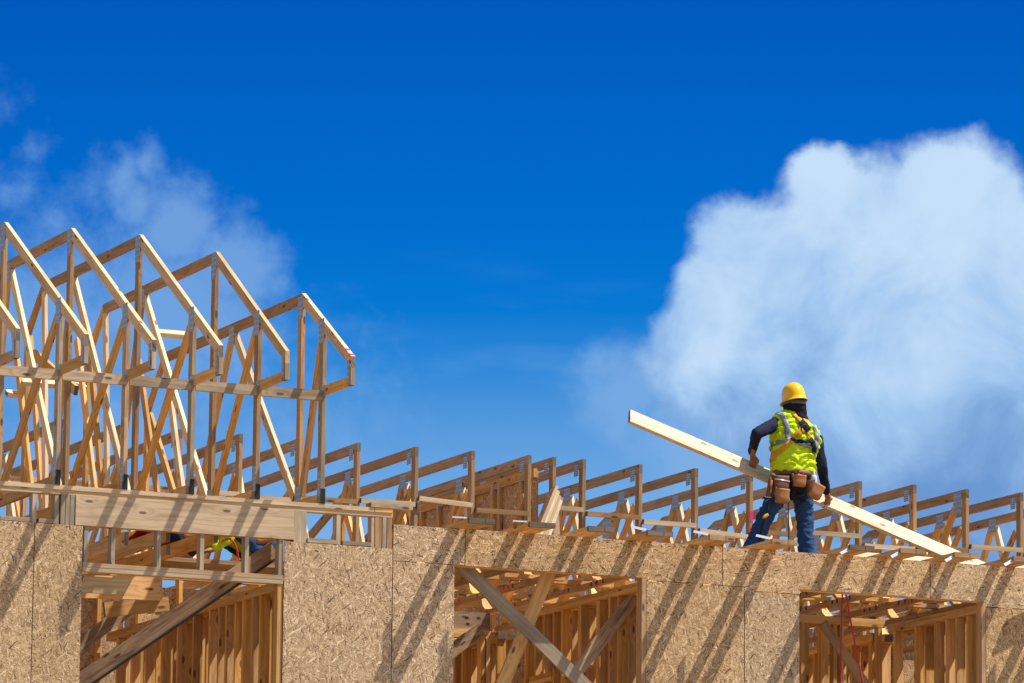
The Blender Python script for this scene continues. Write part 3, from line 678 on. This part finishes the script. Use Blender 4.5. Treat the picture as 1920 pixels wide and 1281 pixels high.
# ------------------------------------------------------------------ braces in the openings
pa, pb = at(120, 1299, Y=.32), at(514, 1031, Y=.32)
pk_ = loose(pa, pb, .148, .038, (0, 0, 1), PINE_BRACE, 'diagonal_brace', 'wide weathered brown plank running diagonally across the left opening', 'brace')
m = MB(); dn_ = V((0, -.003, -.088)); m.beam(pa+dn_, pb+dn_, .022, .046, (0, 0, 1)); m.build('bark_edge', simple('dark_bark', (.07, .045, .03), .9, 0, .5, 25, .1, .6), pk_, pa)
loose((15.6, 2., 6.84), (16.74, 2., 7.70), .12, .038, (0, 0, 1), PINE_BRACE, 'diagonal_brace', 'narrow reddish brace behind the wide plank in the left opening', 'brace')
m = MB(); m.prism([V((15.44, .5, 7.405)), V((15.85, .5, 7.41)), V((15.93, .5, 7.55)), V((15.49, .5, 7.55))], V((0, .038, 0)), V((1, 0, 0)), 0, 1)
tag(m.build('short_board', [PINE_PALE, PINE_END], base=(15.44, .5, 7.4)), 'short pinkish board with slanted ends under the left lintel', 'board')
loose((15.3, .9, 7.50), (16.35, .9, 7.53), .2, .04, (0, 0, 1), PINE, 'short_beam', 'orange beam with curved grain behind the short pinkish board', 'beam')
loose((16.0, 1.4, 7.38), (16.6, 1.4, 7.47), .13, .04, (0, 0, 1), PINE, 'short_beam', 'lower orange block beam nailed to the studs in the left opening', 'beam')
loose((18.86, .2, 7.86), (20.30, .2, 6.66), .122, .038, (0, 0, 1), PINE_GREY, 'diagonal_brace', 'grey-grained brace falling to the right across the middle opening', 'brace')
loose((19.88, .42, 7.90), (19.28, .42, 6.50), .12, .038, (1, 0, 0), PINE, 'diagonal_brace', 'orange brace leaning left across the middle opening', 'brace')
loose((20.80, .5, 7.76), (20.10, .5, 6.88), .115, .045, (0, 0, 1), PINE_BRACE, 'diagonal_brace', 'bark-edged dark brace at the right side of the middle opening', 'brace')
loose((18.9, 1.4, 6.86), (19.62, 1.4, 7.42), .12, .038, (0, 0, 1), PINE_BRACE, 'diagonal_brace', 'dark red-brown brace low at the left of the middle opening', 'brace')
loose((22.80, .8, 7.59), (23.36, .8, 6.90), W4, .038, (0, -.2, 1), PINE_OUT, 'diagonal_brace', 'grey sunlit brace slanting down in the rightmost opening', 'brace')
def tube(name, pts, r, mat, label, cat, parent=None):
    c = bpy.data.curves.new(name, 'CURVE'); c.dimensions = '3D'; c.bevel_depth = r; c.bevel_resolution = 2
    sp = c.splines.new('NURBS'); sp.points.add(len(pts)-1); sp.use_endpoint_u = True; sp.order_u = 3
    b = V(pts[0])
    for i, p in enumerate(pts): sp.points[i].co = tuple(V(p)-b)+(1,)
    o = bpy.data.objects.new(name, c); COL.objects.link(o)
    dg = bpy.context.evaluated_depsgraph_get(); me = bpy.data.meshes.new_from_object(o.evaluated_get(dg)); me.materials.clear(); me.materials.append(mat)
    bpy.data.objects.remove(o); o = bpy.data.objects.new(name, me); COL.objects.link(o); o.location = b
    for p in me.polygons: p.use_smooth = True
    if parent: o.parent = parent; o.matrix_parent_inverse = Matrix.Translation(-parent.location)
    if label: tag(o, label, cat)
    return o
CORD = simple('red_air_hose', (.42, .03, .03), .45)
tube('air_hose', [(22.66, .16, 6.2), (22.665, .18, 6.9), (22.68, .2, 7.4), (22.69, .2, 7.85), (22.72, .2, 7.85), (22.78, .19, 7.5), (22.84, .18, 7.2), (22.92, .17, 6.85), (23.0, .17, 6.2)], .008, CORD, 'thin red air hose hanging in a loop in the rightmost opening', 'hose')

# ------------------------------------------------------------------ carried board
BOARD_Y = 1.65
ba = at(1180, 781, Y=BOARD_Y); bb = at(1858, 1073, Y=1.62); bb += (bb-ba).normalized()*.35
m = MB(); m.beam(ba, bb, .152, .038, (0, .50, .87), 0, 1)
tag(m.build('carried_board', [BOARDM, PINE_BRACE], base=ba), 'long pale knotty board held slanting in both hands of the standing worker', 'board')

# ------------------------------------------------------------------ people
def cloth(name, col, rough=.85, var=.18, scale=18, bk=.5): return simple(name, col, rough, 0, var, scale, .15, bk)
SKIN = simple('tanned_skin', (.30, .135, .08), .55, 0, .12, 40, .3)
NAVY = cloth('navy_jersey', (.012, .016, .040)); BLACK = cloth('black_fabric', (.012, .012, .016))
DENIM = cloth('blue_denim', (.022, .060, .155), var=.35, scale=9); HIVIS = cloth('yellow_green_mesh', (.50, .68, .012), .75, .06, 25, .3)
REFL = simple('grey_reflective_tape', (.20, .225, .27), .5, .1, .1); WEB = cloth('gold_webbing', (.55, .29, .03), .7, .15, 60, .2)
HELM = simple('yellow_hard_hat_shell', (.88, .51, .0), .25, 0, .03, 10, .5); LEATHER = simple('tan_leather', (.36, .165, .06), .6, 0, .25, 22, .3, .3)
DLEATH = simple('dark_brown_leather', (.16, .075, .045), .6, 0, .25, 22, .3, .3); PLAST = simple('clear_plastic', (.55, .62, .70), .15, 0, .2, 60, .6)
BOOT = simple('brown_boot', (.12, .065, .03), .7); REDC = cloth('red_shirt_cloth', (.30, .012, .02)); ORANGEP = simple('orange_grip', (.75, .22, .03), .5)

def cap(bm, a, b, ra, rb, seg=14):
    a = V(a); b = V(b); d = b-a; L = max(d.length, 1e-5); z = d/L; x = z.orthogonal().normalized(); y = z.cross(x); rings = []
    n = 4
    prof = [(-ra*math.cos(t*math.pi/2/n), ra*math.sin(t*math.pi/2/n)) for t in range(n+1)]+[(L+rb*math.sin(t*math.pi/2/n), rb*math.cos(t*math.pi/2/n)) for t in range(n+1)]
    for h, r in prof:
        r = max(r, .0004); rings.append([bm.verts.new(a+z*h+(x*math.cos(2*math.pi*k/seg)+y*math.sin(2*math.pi*k/seg))*r) for k in range(seg)])
    for i in range(len(rings)-1):
        for k in range(seg): bm.faces.new((rings[i][k], rings[i][(k+1) % seg], rings[i+1][(k+1) % seg], rings[i+1][k]))
    bm.faces.new(rings[0][::-1]); bm.faces.new(rings[-1])
def ell(bm, c, r, rot=None, seg=20):
    M_ = Matrix.Translation(V(c)) @ (rot.to_4x4() if rot else Matrix()) @ Matrix.Diagonal(V(r)).to_4x4()
    bmesh.ops.create_uvsphere(bm, u_segments=seg, v_segments=seg//2+2, radius=1, matrix=M_)
def loft(bm, rings, seg=28, closed=True):
    """rings: (centre, rx, ry, roll) ellipse in the local X/Y axes, rolled about Y"""
    R_ = []
    for c, rx, ry, roll in rings:
        ax = V((math.cos(roll), 0, -math.sin(roll))); ay = V((0, 1, 0))
        R_.append([bm.verts.new(V(c)+ax*rx*math.copysign(abs(math.cos(t))**.85, math.cos(t))+ay*ry*math.copysign(abs(math.sin(t))**.85, math.sin(t))) for t in [2*math.pi*k/seg for k in range(seg)]])
    for i in range(len(R_)-1):
        for k in range(seg): bm.faces.new((R_[i][k], R_[i][(k+1) % seg], R_[i+1][(k+1) % seg], R_[i+1][k]))
    bm.faces.new(R_[0][::-1]); bm.faces.new(R_[-1])
def fuse(name, fill, mat, parent, voxel=.009, smooth=6, wrinkle=None, remesh=True, solid=None):
    bm = bmesh.new(); fill(bm); bmesh.ops.recalc_face_normals(bm, faces=bm.faces); me = bpy.data.meshes.new(name); bm.to_mesh(me); bm.free()
    o = bpy.data.objects.new(name, me); COL.objects.link(o)
    if remesh:
        r = o.modifiers.new('r', 'REMESH'); r.mode = 'VOXEL'; r.voxel_size = voxel
        if smooth: s_ = o.modifiers.new('s', 'SMOOTH'); s_.iterations = smooth; s_.factor = .5
    if solid: q = o.modifiers.new('q', 'SOLIDIFY'); q.thickness = solid; q.offset = 0
    dg = bpy.context.evaluated_depsgraph_get(); me2 = bpy.data.meshes.new_from_object(o.evaluated_get(dg)); bpy.data.objects.remove(o)
    if wrinkle:
        amp, sc, st = wrinkle; ns = [v.normal.copy() for v in me2.vertices]
        for v, n in zip(me2.vertices, ns):
            p = V((v.co.x*sc[0], v.co.y*sc[1], v.co.z*sc[2])); p += noise.noise_vector(v.co*6)*st
            h = noise.noise(p)+.5*noise.noise(p*2.1); v.co += n*(amp*h)
    me2.materials.clear(); me2.materials.append(mat)
    for p in me2.polygons: p.use_smooth = True
    base = parent.location.copy() if parent else V((0, 0, 0))
    me2.transform(Matrix.Translation(-base)); me2.update()
    o = bpy.data.objects.new(name, me2); COL.objects.link(o); o.parent = parent
    return o
def hand(bm, wrist, palm, dirf, curl, thumbside, k=1.):
    """palm centre, finger direction, curl direction (the way the tips bend), thumbside: direction across the palm towards the thumb"""
    w = V(wrist); p = V(palm); d = V(dirf).normalized(); c = V(curl).normalized(); s = V(thumbside).normalized()
    cap(bm, w, p-d*.02, .026*k, .03*k); 
    for q in (-1.5, -.5, .5, 1.5): cap(bm, p-d*.035+s*.011*q, p+d*.035+s*.017*q, .014*k, .0125*k, 10)
    for q, L in ((1.5, .040), (.5, .045), (-.5, .042), (-1.5, .034)):
        a = p+d*.04+s*.0185*q; b = a+(d*.75+c*.45).normalized()*L; e_ = b+(d*.1+c).normalized()*L*.75; f = e_+(c*.8-d*.6).normalized()*L*.5
        cap(bm, a, b, .0095*k, .009*k, 8); cap(bm, b, e_, .009*k, .0082*k, 8); cap(bm, e_, f, .008*k, .007*k, 8)
    a = p-d*.02+s*.03; b = a+(s*.7+d*.5+c*.4).normalized()*.04; cap(bm, a, b, .0125*k, .011*k, 8); cap(bm, b, b+(d*.6+c*.7).normalized()*.032, .0105*k, .009*k, 8)

PY = 1.4
def J(px, py, dy=0.): return at(px, py, Y=PY+dy)
foot = J(1500, 1055)
person = empty('person', (J(1490, 1050).x, PY, 8.1145), 'worker standing on the wall in yellow hard hat and yellow-green vest holding a long board', 'person')
hd = J(1489.5, 750, .0)
shL, elL, wrL = J(1455, 795, 0), J(1419, 813, -.12), J(1410, 852, .13)
shR, elR, wrR = J(1531, 824, 0), J(1541, 876, -.02), J(1549, 921, .10)
hipL, knL, anL = J(1471, 912), J(1436, 966, -.02), J(1409, 1028, .0)
hipR, knR, anR = J(1504, 912), J(1508, 975, .03), J(1513, 1042, .0)
GZ = 8.1145
def ankle(a, k):
    d = (a-k).normalized(); t = (GZ+.09-a.z)/d.z; return a+d*max(t, 0)
anL = ankle(anL, knL); anR = ankle(anR, knR)
def body(bm):
    ell(bm, hd+V((0, .01, .01)), (.072, .092, .108)); ell(bm, hd+V((0, .07, -.055)), (.05, .045, .05))
    ell(bm, hd+V((0, .105, -.01)), (.013, .022, .022)); ell(bm, hd+V((-.074, 0, -.005)), (.01, .02, .03)); ell(bm, hd+V((.074, 0, -.005)), (.01, .02, .03))
    cap(bm, hd+V((0, 0, -.05)), J(1491, 790), .055, .065)
    loft(bm, [(J(1487, 905), .15, .11, 0), (J(1488, 870), .14, .10, 0), (J(1491, 830), .17, .115, .1), (J(1493, 805), .16, .10, .2), (J(1492, 790), .08, .07, .2)])
    cap(bm, shL, elL, .045, .038); cap(bm, elL, wrL, .038, .027); cap(bm, shR, elR, .045, .038); cap(bm, elR, wrR, .038, .027)
    cap(bm, hipL, knL, .075, .052); cap(bm, knL, anL, .05, .035); cap(bm, hipR, knR, .075, .052); cap(bm, knR, anR, .05, .035)
    for a in (anL, anR): cap(bm, a+V((0, -.02, -.045)), a+V((.01, .15, -.06)), .034, .028)
    # left hand over the top edge of the board, right hand under its lower edge
    hand(bm, wrL, J(1412, 862, .19), (.15, .35, -.8), (.1, .75, -.6), (.8, -.2, 0), .95)
    hand(bm, wrR, J(1552, 938, .17), (.1, .45, -.9), (-.1, .9, .2), (.9, .1, .2), 1.0)
fuse('body', body, SKIN, person, .006, 3)
def shirt(bm):
    loft(bm, [(J(1487, 893), .175, .125, 0), (J(1488, 870), .175, .125, .02), (J(1491, 830), .20, .14, .12), (J(1493, 805), .19, .125, .25), (J(1491, 785), .10, .09, .25)])
    cap(bm, shL+V((.03, 0, 0)), shL, .075, .068); cap(bm, shL, elL, .066, .056); cap(bm, elL, wrL+V((0, 0, .02)), .055, .038)
    cap(bm, shR-V((.03, 0, 0)), shR, .07, .062); cap(bm, shR, elR, .06, .054); cap(bm, elR, wrR, .054, .040)
fuse('shirt', shirt, NAVY, person, .008, 4, (.006, (26, 26, 14), 1.2))
def vest(bm):
    loft(bm, [(J(1488, 886), .222, .15, .03), (J(1487, 872), .222, .155, .05), (J(1487, 852), .222, .16, .08), (J(1490, 832), .245, .162, .12), (J(1492, 815), .252, .155, .20), (J(1493, 800), .240, .138, .25), (J(1492, 789), .212, .115, .26), (J(1490, 779), .15, .085, .22), (J(1489, 771), .075, .07, .2)], 40)
vo_ = fuse('vest', vest, HIVIS, person, .009, 4, (.022, (6, 6, 24), 1.8))
def jeans(bm):
    loft(bm, [(J(1488, 884), .165, .12, 0), (J(1487, 905), .185, .14, 0), (J(1487, 925), .17, .13, 0)])
    cap(bm, hipL+V((0, 0, .02)), knL, .105, .078); cap(bm, knL, anL+V((0, 0, -.01)), .078, .082)
    cap(bm, hipR+V((0, 0, .02)), knR, .105, .082); cap(bm, knR, anR+V((0, 0, -.01)), .08, .075)
fuse('jeans', jeans, DENIM, person, .009, 4, (.015, (9, 9, 22), 1.6))
for a in (anL, anR):
    def boot(bm, a=a):
        cap(bm, a+V((0, 0, .02)), V((a.x, a.y-.02, GZ+.05)), .05, .046); cap(bm, V((a.x, a.y-.03, GZ+.045)), V((a.x+.01, a.y+.17, GZ+.04)), .043, .038)
    fuse('boot', boot, BOOT, person, .008, 2)
def gaiter(bm):
    loft(bm, [(J(1494, 786), .12, .10, .12), (J(1492, 777), .105, .096, .08), (J(1490.5, 768), .105, .105, .02), (J(1490, 759), .104, .112, 0), (J(1489.5, 748), .09, .10, 0)])
fuse('neck_gaiter', gaiter, BLACK, person, .007, 3, (.007, (14, 14, 34), 1.5))
def helmet(bm):
    c = J(1489.5, 750); seg = 36; R_ = []
    prof = [(1.15, -.022), (1.13, -.014), (1.02, -.004), (1.0, .0), (.985, .035), (.94, .075), (.84, .11), (.66, .138), (.42, .155), (.18, .161), (.01, .162)]
    tilt = Matrix.Rotation(-.08, 3, 'Y') @ Matrix.Rotation(-.12, 3, 'X')
    for k, h in prof:
        ring = []
        for t in range(seg):
            an = 2*math.pi*t/seg; r = V((.106*k*math.cos(an), .132*k*math.sin(an)+(.035 if (k > 1.1 and math.sin(an) > .3) else 0)*math.sin(an), h))
            ring.append(bm.verts.new(c+V((0, .01, 0))+tilt @ r))
        R_.append(ring)
    for i in range(len(R_)-1):
        for t in range(seg): bm.faces.new((R_[i][t], R_[i][(t+1) % seg], R_[i+1][(t+1) % seg], R_[i+1][t]))
    bm.faces.new(R_[-1])
hm = fuse('hard_hat', helmet, HELM, person, remesh=False, solid=.004)
def ridge(bm):
    c = J(1489.5, 750)+V((0, .01, 0)); tilt = Matrix.Rotation(-.08, 3, 'Y') @ Matrix.Rotation(-.12, 3, 'X')
    pts = [V((0, .138*math.cos(a)*.93, .165*math.sin(a))) for a in [math.radians(k) for k in range(20, 161, 14)]]
    for i in range(len(pts)-1): cap(bm, c+tilt @ pts[i], c+tilt @ pts[i+1], .008, .008, 8)
fuse('crown_ridge', ridge, HELM, hm, remesh=False)
for ch in hm.children: ch.location = -hm.location; 
def band_(bm):
    c = J(1489.5, 752); seg = 28; z0, z1 = -.040, -.008
    R_ = [[bm.verts.new(c+V(((.109*math.cos(2*math.pi*t/seg)), .01+.130*math.sin(2*math.pi*t/seg), z))) for t in range(seg)] for z in (z0, z1)]
    for t in range(seg): bm.faces.new((R_[0][t], R_[0][(t+1) % seg], R_[1][(t+1) % seg], R_[1][t]))
fuse('goggle_strap', band_, simple('grey_strap', (.10, .11, .13), .5), person, remesh=False, solid=.004)

def strip(name, pts, w, mat, over, off=.006, thick=.004, parent=None, reach=.8):
    """strap laid over a garment: pts are (x, z) on the back of the wearer"""
    parent = parent or person
    me = over.data; bvh = BVHTree.FromPolygons([v.co for v in me.vertices], [tuple(p.vertices) for p in me.polygons])
    base = over.parent.location
    P2 = []
    for i in range(len(pts)-1):
        a, b = V((pts[i][0], pts[i][1])), V((pts[i+1][0], pts[i+1][1])); n = max(2, int((b-a).length/.02))
        for k in range(n+(1 if i == len(pts)-2 else 0)): P2.append(a.lerp(b, k/n))
    def fill(bm):
        prev = None
        for i, p in enumerate(P2):
            d = (P2[min(i+1, len(P2)-1)]-P2[max(i-1, 0)]).normalized(); nrm = V((-d.y, d.x))*w/2; row = []
            for q in (-1, -.33, .33, 1):
                xz = p+nrm*q; hit = bvh.ray_cast(V((xz.x-base.x, -reach, xz.y-base.z)), V((0, 1, 0)))
                if hit[0] is None:
                    near = bvh.find_nearest(V((xz.x-base.x, 0, xz.y-base.z))); co = near[0]+near[1]*off
                else: co = hit[0]+hit[1]*off
                row.append(bm.verts.new(co+base))
            if prev:
                for k in range(3): bm.faces.new((prev[k], prev[k+1], row[k+1], row[k]))
            prev = row
    return fuse(name, fill, mat, parent, remesh=False, solid=thick)
def pz(*a):
    r = []
    for (x, y) in a: p = J(x, y, -.14); r.append((p.x, p.z))
    return r
vb = vo_
strip('reflective_stripe', pz((1471, 773), (1476, 792), (1478, 810), (1477, 824)), .045, REFL, vb)
strip('reflective_stripe', pz((1443, 838), (1460, 829), (1480, 825)), .042, REFL, vb, .0065)
strip('reflective_stripe', pz((1527, 798), (1532, 815), (1531, 835), (1526, 853)), .042, REFL, vb)
strip('reflective_stripe', pz((1490, 829), (1505, 834), (1524, 842)), .04, REFL, vb, .0065)
strip('harness_strap', pz((1447, 872), (1460, 852), (1474, 836), (1487, 822), (1499, 806), (1505, 796)), .042, WEB, vb, .011)
strip('harness_strap', pz((1492, 775), (1499, 787), (1507, 800), (1512, 808)), .04, WEB, vb, .013)
strip('harness_strap', pz((1512, 787), (1506, 800), (1500, 812), (1493, 820)), .04, WEB, vb, .016)
strip('harness_strap', pz((1507, 800), (1513, 812), (1519, 824)), .036, WEB, vb, .014)
strip('harness_band', pz((1482, 821), (1492, 828), (1505, 830), (1522, 827)), .04, NAVY, vb, .018)
strip('harness_band', pz((1518, 822), (1523, 838), (1527, 850)), .04, NAVY, vb, .016)
strip('dorsal_pad', pz((1499, 791), (1515, 808)), .07, NAVY, vb, .019)
def dring(bm):
    c = J(1507.5, 805, -.20); n = 18
    pts = [c+V((.03*math.cos(2*math.pi*k/n), -.004, .045*math.sin(2*math.pi*k/n)*(1 if math.sin(2*math.pi*k/n) < 0 else .9))) for k in range(n)]
    for k in range(n): cap(bm, pts[k], pts[(k+1) % n], .006, .006, 8)
fuse('d_ring', dring, DARKMETAL, person, remesh=False)
# tool belt
def belt(bm):
    loft(bm, [(J(1488, 895), .195, .155, .06), (J(1488, 884), .195, .155, .06)], 40)
fuse('tool_belt', belt, DLEATH, person, remesh=False)
def pouch(name, cx, cy, w, h, d, mat, tilt=0., dy=-.2):
    c = J(cx, cy, dy)
    def fill(bm):
        seg = 20; R_ = []
        for (s, z, dd) in ((.80, -.5, .75), (.92, -.42, .95), (1, -.1, 1), (1.02, .3, 1), (1.04, .5, 1.1), (.92, .5, .9), (.88, .2, .8), (.8, -.35, .7)):
            ring = []
            for t in range(seg):
                an = 2*math.pi*t/seg; x = math.copysign(abs(math.cos(an))**.5, math.cos(an))*w/2*s; y = math.copysign(abs(math.sin(an))**.7, math.sin(an))*d/2*dd
                p = V((x, y, z*h-(.015 if z > .3 and y < 0 else 0))); p = Matrix.Rotation(tilt, 3, 'Y') @ p
                ring.append(bm.verts.new(c+p))
            R_.append(ring)
        bm.faces.new(R_[0][::-1])
        for i in range(len(R_)-1):
            for t in range(seg): bm.faces.new((R_[i][t], R_[i][(t+1) % seg], R_[i+1][(t+1) % seg], R_[i+1][t]))
        bm.faces.new(R_[-1])
    return fuse(name, fill, mat, person, remesh=False)
pouch('tool_pouch', 1464, 906, .155, .155, .09, DLEATH, 0, -.17)
tag(pouch('tool_pouch', 1466, 929, .135, .145, .10, LEATHER, .05, -.20), 'wide open tan leather pouch hanging lowest')
pouch('tool_pouch', 1498, 901, .135, .12, .09, LEATHER, .04, -.18)
pouch('tool_pouch', 1520, 910, .10, .13, .09, DLEATH, -.25, -.16); pouch('tool_pouch', 1530, 920, .14, .155, .08, LEATHER, .42, -.17)
def holster(bm):
    cap(bm, J(1446, 900, -.15), J(1440, 930, -.16), .028, .022); cap(bm, J(1449, 893, -.13), J(1452, 920, -.15), .03, .022)
fuse('tool_holster', holster, DLEATH, person, .007, 2)
def flap(bm): cap(bm, J(1490, 890, -.15), J(1484, 935, -.14), .03, .02); cap(bm, J(1484, 932, -.14), J(1508, 938, -.12), .022, .018); cap(bm, J(1485, 905, -.14), J(1500, 920, -.13), .05, .04)
fuse('dark_flap', flap, BLACK, person, .008, 2)
# things carried in or hung from the belt
def solo(name, fill, mat, base, label, cat, voxel=None, mats=None):
    class _P: location = V(base)
    e_ = fuse(name, fill, mat, None, voxel or .006, 2, remesh=bool(voxel)); e_.data.transform(Matrix.Translation(-V(base))); e_.location = base
    return tag(e_, label, cat)
h0 = J(1440, 932, -.19)
ham = empty('hammer', h0, 'long black-handled hammer hanging head-up from the tool belt by the left thigh', 'hammer')
def hh(bm): cap(bm, J(1433, 933, -.19), J(1453, 935, -.19), .013, .010, 10); cap(bm, J(1433, 933, -.19), J(1429, 936, -.19), .008, .004, 8)
fuse('hammer_head', hh, DARKMETAL, ham, remesh=False)
def hn(bm): cap(bm, J(1444, 935, -.19), J(1436, 968, -.2), .010, .012, 10); cap(bm, J(1436, 969, -.2), J(1425, 1010, -.2), .016, .018, 10)
fuse('handle', hn, BLACK, ham, remesh=False)
def hb(bm): cap(bm, J(1438, 966, -.205), J(1433, 970, -.205), .017, .017, 10)
fuse('grip_band', hb, WEB, ham, remesh=False)
bo = J(1526, 896, -.17)
def bot(bm): cap(bm, J(1526, 905, -.17), J(1526, 896, -.17), .03, .03); cap(bm, J(1526, 892, -.17), J(1526, 887, -.17), .014, .013)
solo('water_bottle', bot, PLAST, bo, 'crumpled clear plastic bottle in the right-hand belt pouch', 'bottle')
def scr(bm): cap(bm, J(1446.5, 902, -.19), J(1446, 910, -.19), .010, .011, 10); cap(bm, J(1446, 910, -.19), J(1445, 925, -.185), .004, .004, 8)
solo('screwdriver', scr, ORANGEP, J(1446.5, 902, -.19), 'orange-handled screwdriver in the holster at the left hip', 'screwdriver')
def note(bm):
    a = J(1450, 899, -.225); bmesh.ops.create_cube(bm, size=1, matrix=Matrix.Translation(J(1466, 901, -.20)) @ Matrix.Rotation(.1, 4, 'Y') @ Matrix.Diagonal((.15, .035, .012, 1)))
solo('carpenter_square', note, GALV, J(1466, 901, -.2), 'flat metal square sticking out of the left belt pouch', 'tool')
def red_t(bm): cap(bm, J(1497, 891, -.18), J(1503, 893, -.18), .016, .014, 10); cap(bm, J(1505, 891, -.18), J(1507, 886, -.18), .008, .006, 8)
solo('chalk_reel', red_t, RED, J(1500, 892, -.18), 'dark red chalk reel in the middle belt pouch', 'tool')
tube('lanyard', [tuple(J(1479, 912, -.2)), tuple(J(1478, 950, -.22)), tuple(J(1479, 1000, -.24)), (J(1480, 1040, -.25).x, PY-.25, 8.125)], .0055, NAVY, 'thin dark lanyard hanging from the tool belt to the wall top', 'rope')

for k, (px, py, lab) in enumerate([(283, 1012, 'orange joist end under the left header, in front of the red shirt'), (372, 1014, 'orange joist end under the left header, in front of the dark blue worker'),
                                   (283, 1040, 'lower orange joist end just above the left lintel'), (205, 1020, 'orange joist end at the left side of the row under the header')]):
    q = at(px, py, Y=.5); w = .12 if k != 2 else .089
    m = MB(); m.box((q.x, .12, q.z-w/2), (q.x+T, 2.15, q.z+w/2), V((0, 1, 0)), 0, 1)
    tag(m.build('ceiling_joist', [PINE, PINE_END], base=(q.x, .12, q.z)), lab, 'joist', 'joists behind the left header')
# crouching workers glimpsed under the left header
def croucher(px, sgn, label, top, bottom, hat, shirtname):
    c = at(px, 1040, Y=2.45); c.z = 8.005; t = empty('person', c, label, 'person')
    s = sgn
    pel = c+V((0, 0, .19)); ch_ = pel+V((s*.30, .05, .17)); hd_ = ch_+V((s*.20, .03, .10))
    kL = c+V((s*.22, -.12, .25)); kR = c+V((s*.24, .16, .22)); aL = c+V((s*.02, -.14, .05)); aR = c+V((s*.0, .16, .05))
    hL = c+V((s*.52, -.14, .10)); hR = c+V((s*.55, .14, .12)); eL = ch_+V((s*.06, -.19, -.14)); eR = ch_+V((s*.08, .19, -.12))
    def f(bm):
        ell(bm, hd_, (.085, .075, .105)); cap(bm, ch_, hd_, .055, .05); cap(bm, pel, ch_, .12, .13)
        for a, k, n in ((pel+V((0, -.08, 0)), kL, aL), (pel+V((0, .08, 0)), kR, aR)): cap(bm, a, k, .07, .05); cap(bm, k, n, .048, .035); cap(bm, n, n+V((s*.14, 0, -.015)), .034, .03)
        for sh, e_, h in ((ch_+V((0, -.15, .02)), eL, hL), (ch_+V((0, .15, .02)), eR, hR)):
            cap(bm, sh, e_, .045, .036); cap(bm, e_, h, .036, .026); hand(bm, h, h+V((s*.05, 0, -.01)), (s, 0, -.2), (0, 0, -1), (0, 1, 0), .9)
    fuse('body', f, SKIN, t, .008, 2)
    def f2(bm):
        cap(bm, pel+V((s*.05, 0, .02)), ch_, .145, .155)
        for sh, e_, h in ((ch_+V((0, -.15, .02)), eL, hL), (ch_+V((0, .15, .02)), eR, hR)): cap(bm, sh, e_, .065, .055); cap(bm, e_, e_.lerp(h, .8), .052, .042)
    fuse(shirtname, f2, top, t, .009, 3, (.008, (20, 20, 14), 1.2))
    def f3(bm):
        ell(bm, pel, (.15, .155, .13))
        for a, k, n in ((pel+V((0, -.08, 0)), kL, aL), (pel+V((0, .08, 0)), kR, aR)): cap(bm, a, k, .095, .072); cap(bm, k, n+V((0, 0, .03)), .07, .06)
    fuse('trousers', f3, bottom, t, .009, 3, (.008, (14, 14, 24), 1.2))
    def f4(bm):
        R_ = []
        for k, h in ((1.18, 0), (1.02, .01), (1, .04), (.9, .08), (.62, .115), (.25, .13), (.01, .132)): R_.append([bm.verts.new(hd_+V((.12*k*math.cos(2*math.pi*q/24), .10*k*math.sin(2*math.pi*q/24), h+.02))) for q in range(24)])
        for i in range(len(R_)-1):
            for q in range(24): bm.faces.new((R_[i][q], R_[i][(q+1) % 24], R_[i+1][(q+1) % 24], R_[i+1][q]))
    fuse('hard_hat', f4, hat, t, remesh=False, solid=.004)
    def f5(bm): cap(bm, pel+V((-s*.04, -.15, .05)), pel+V((s*.08, -.16, .02)), .045, .04); 
    fuse('belt_pouch', f5, LEATHER, t, .008, 2)
    return t
croucher(352, -1, 'crouching worker in dark blue with tool pouch glimpsed under the left header', REDC, NAVY, RED, 'red_shirt')
croucher(487, -1, 'crouching worker in yellow-green shirt glimpsed right of the dark blue one', HIVIS, DENIM, HELM, 'shirt')
m = MB(); m.box((15.3, 2.2, 7.965), (18.3, 2.5, 8.003), V((1, 0, 0))); m.box((15.4, 2.505, 7.964), (18.2, 2.80, 8.0035), V((1, 0, 0)))
sc_ = m.build('scaffold_plank', PINE_OUT, base=(15.3, 2.2, 7.965)); tag(sc_, 'pair of scaffold planks under the crouching workers', 'scaffold plank')
tube('air_hose', [tuple(at(413, 1018, Y=2.2)), tuple(at(424, 1009, Y=2.2)), tuple(at(436, 1012, Y=2.2)), tuple(at(446, 1032, Y=2.2)), tuple(at(448, 1060, Y=2.25))], .009, simple('bright_red_hose', (.6, .05, .04), .4), 'short arc of red hose beside the yellow-green worker', 'hose')
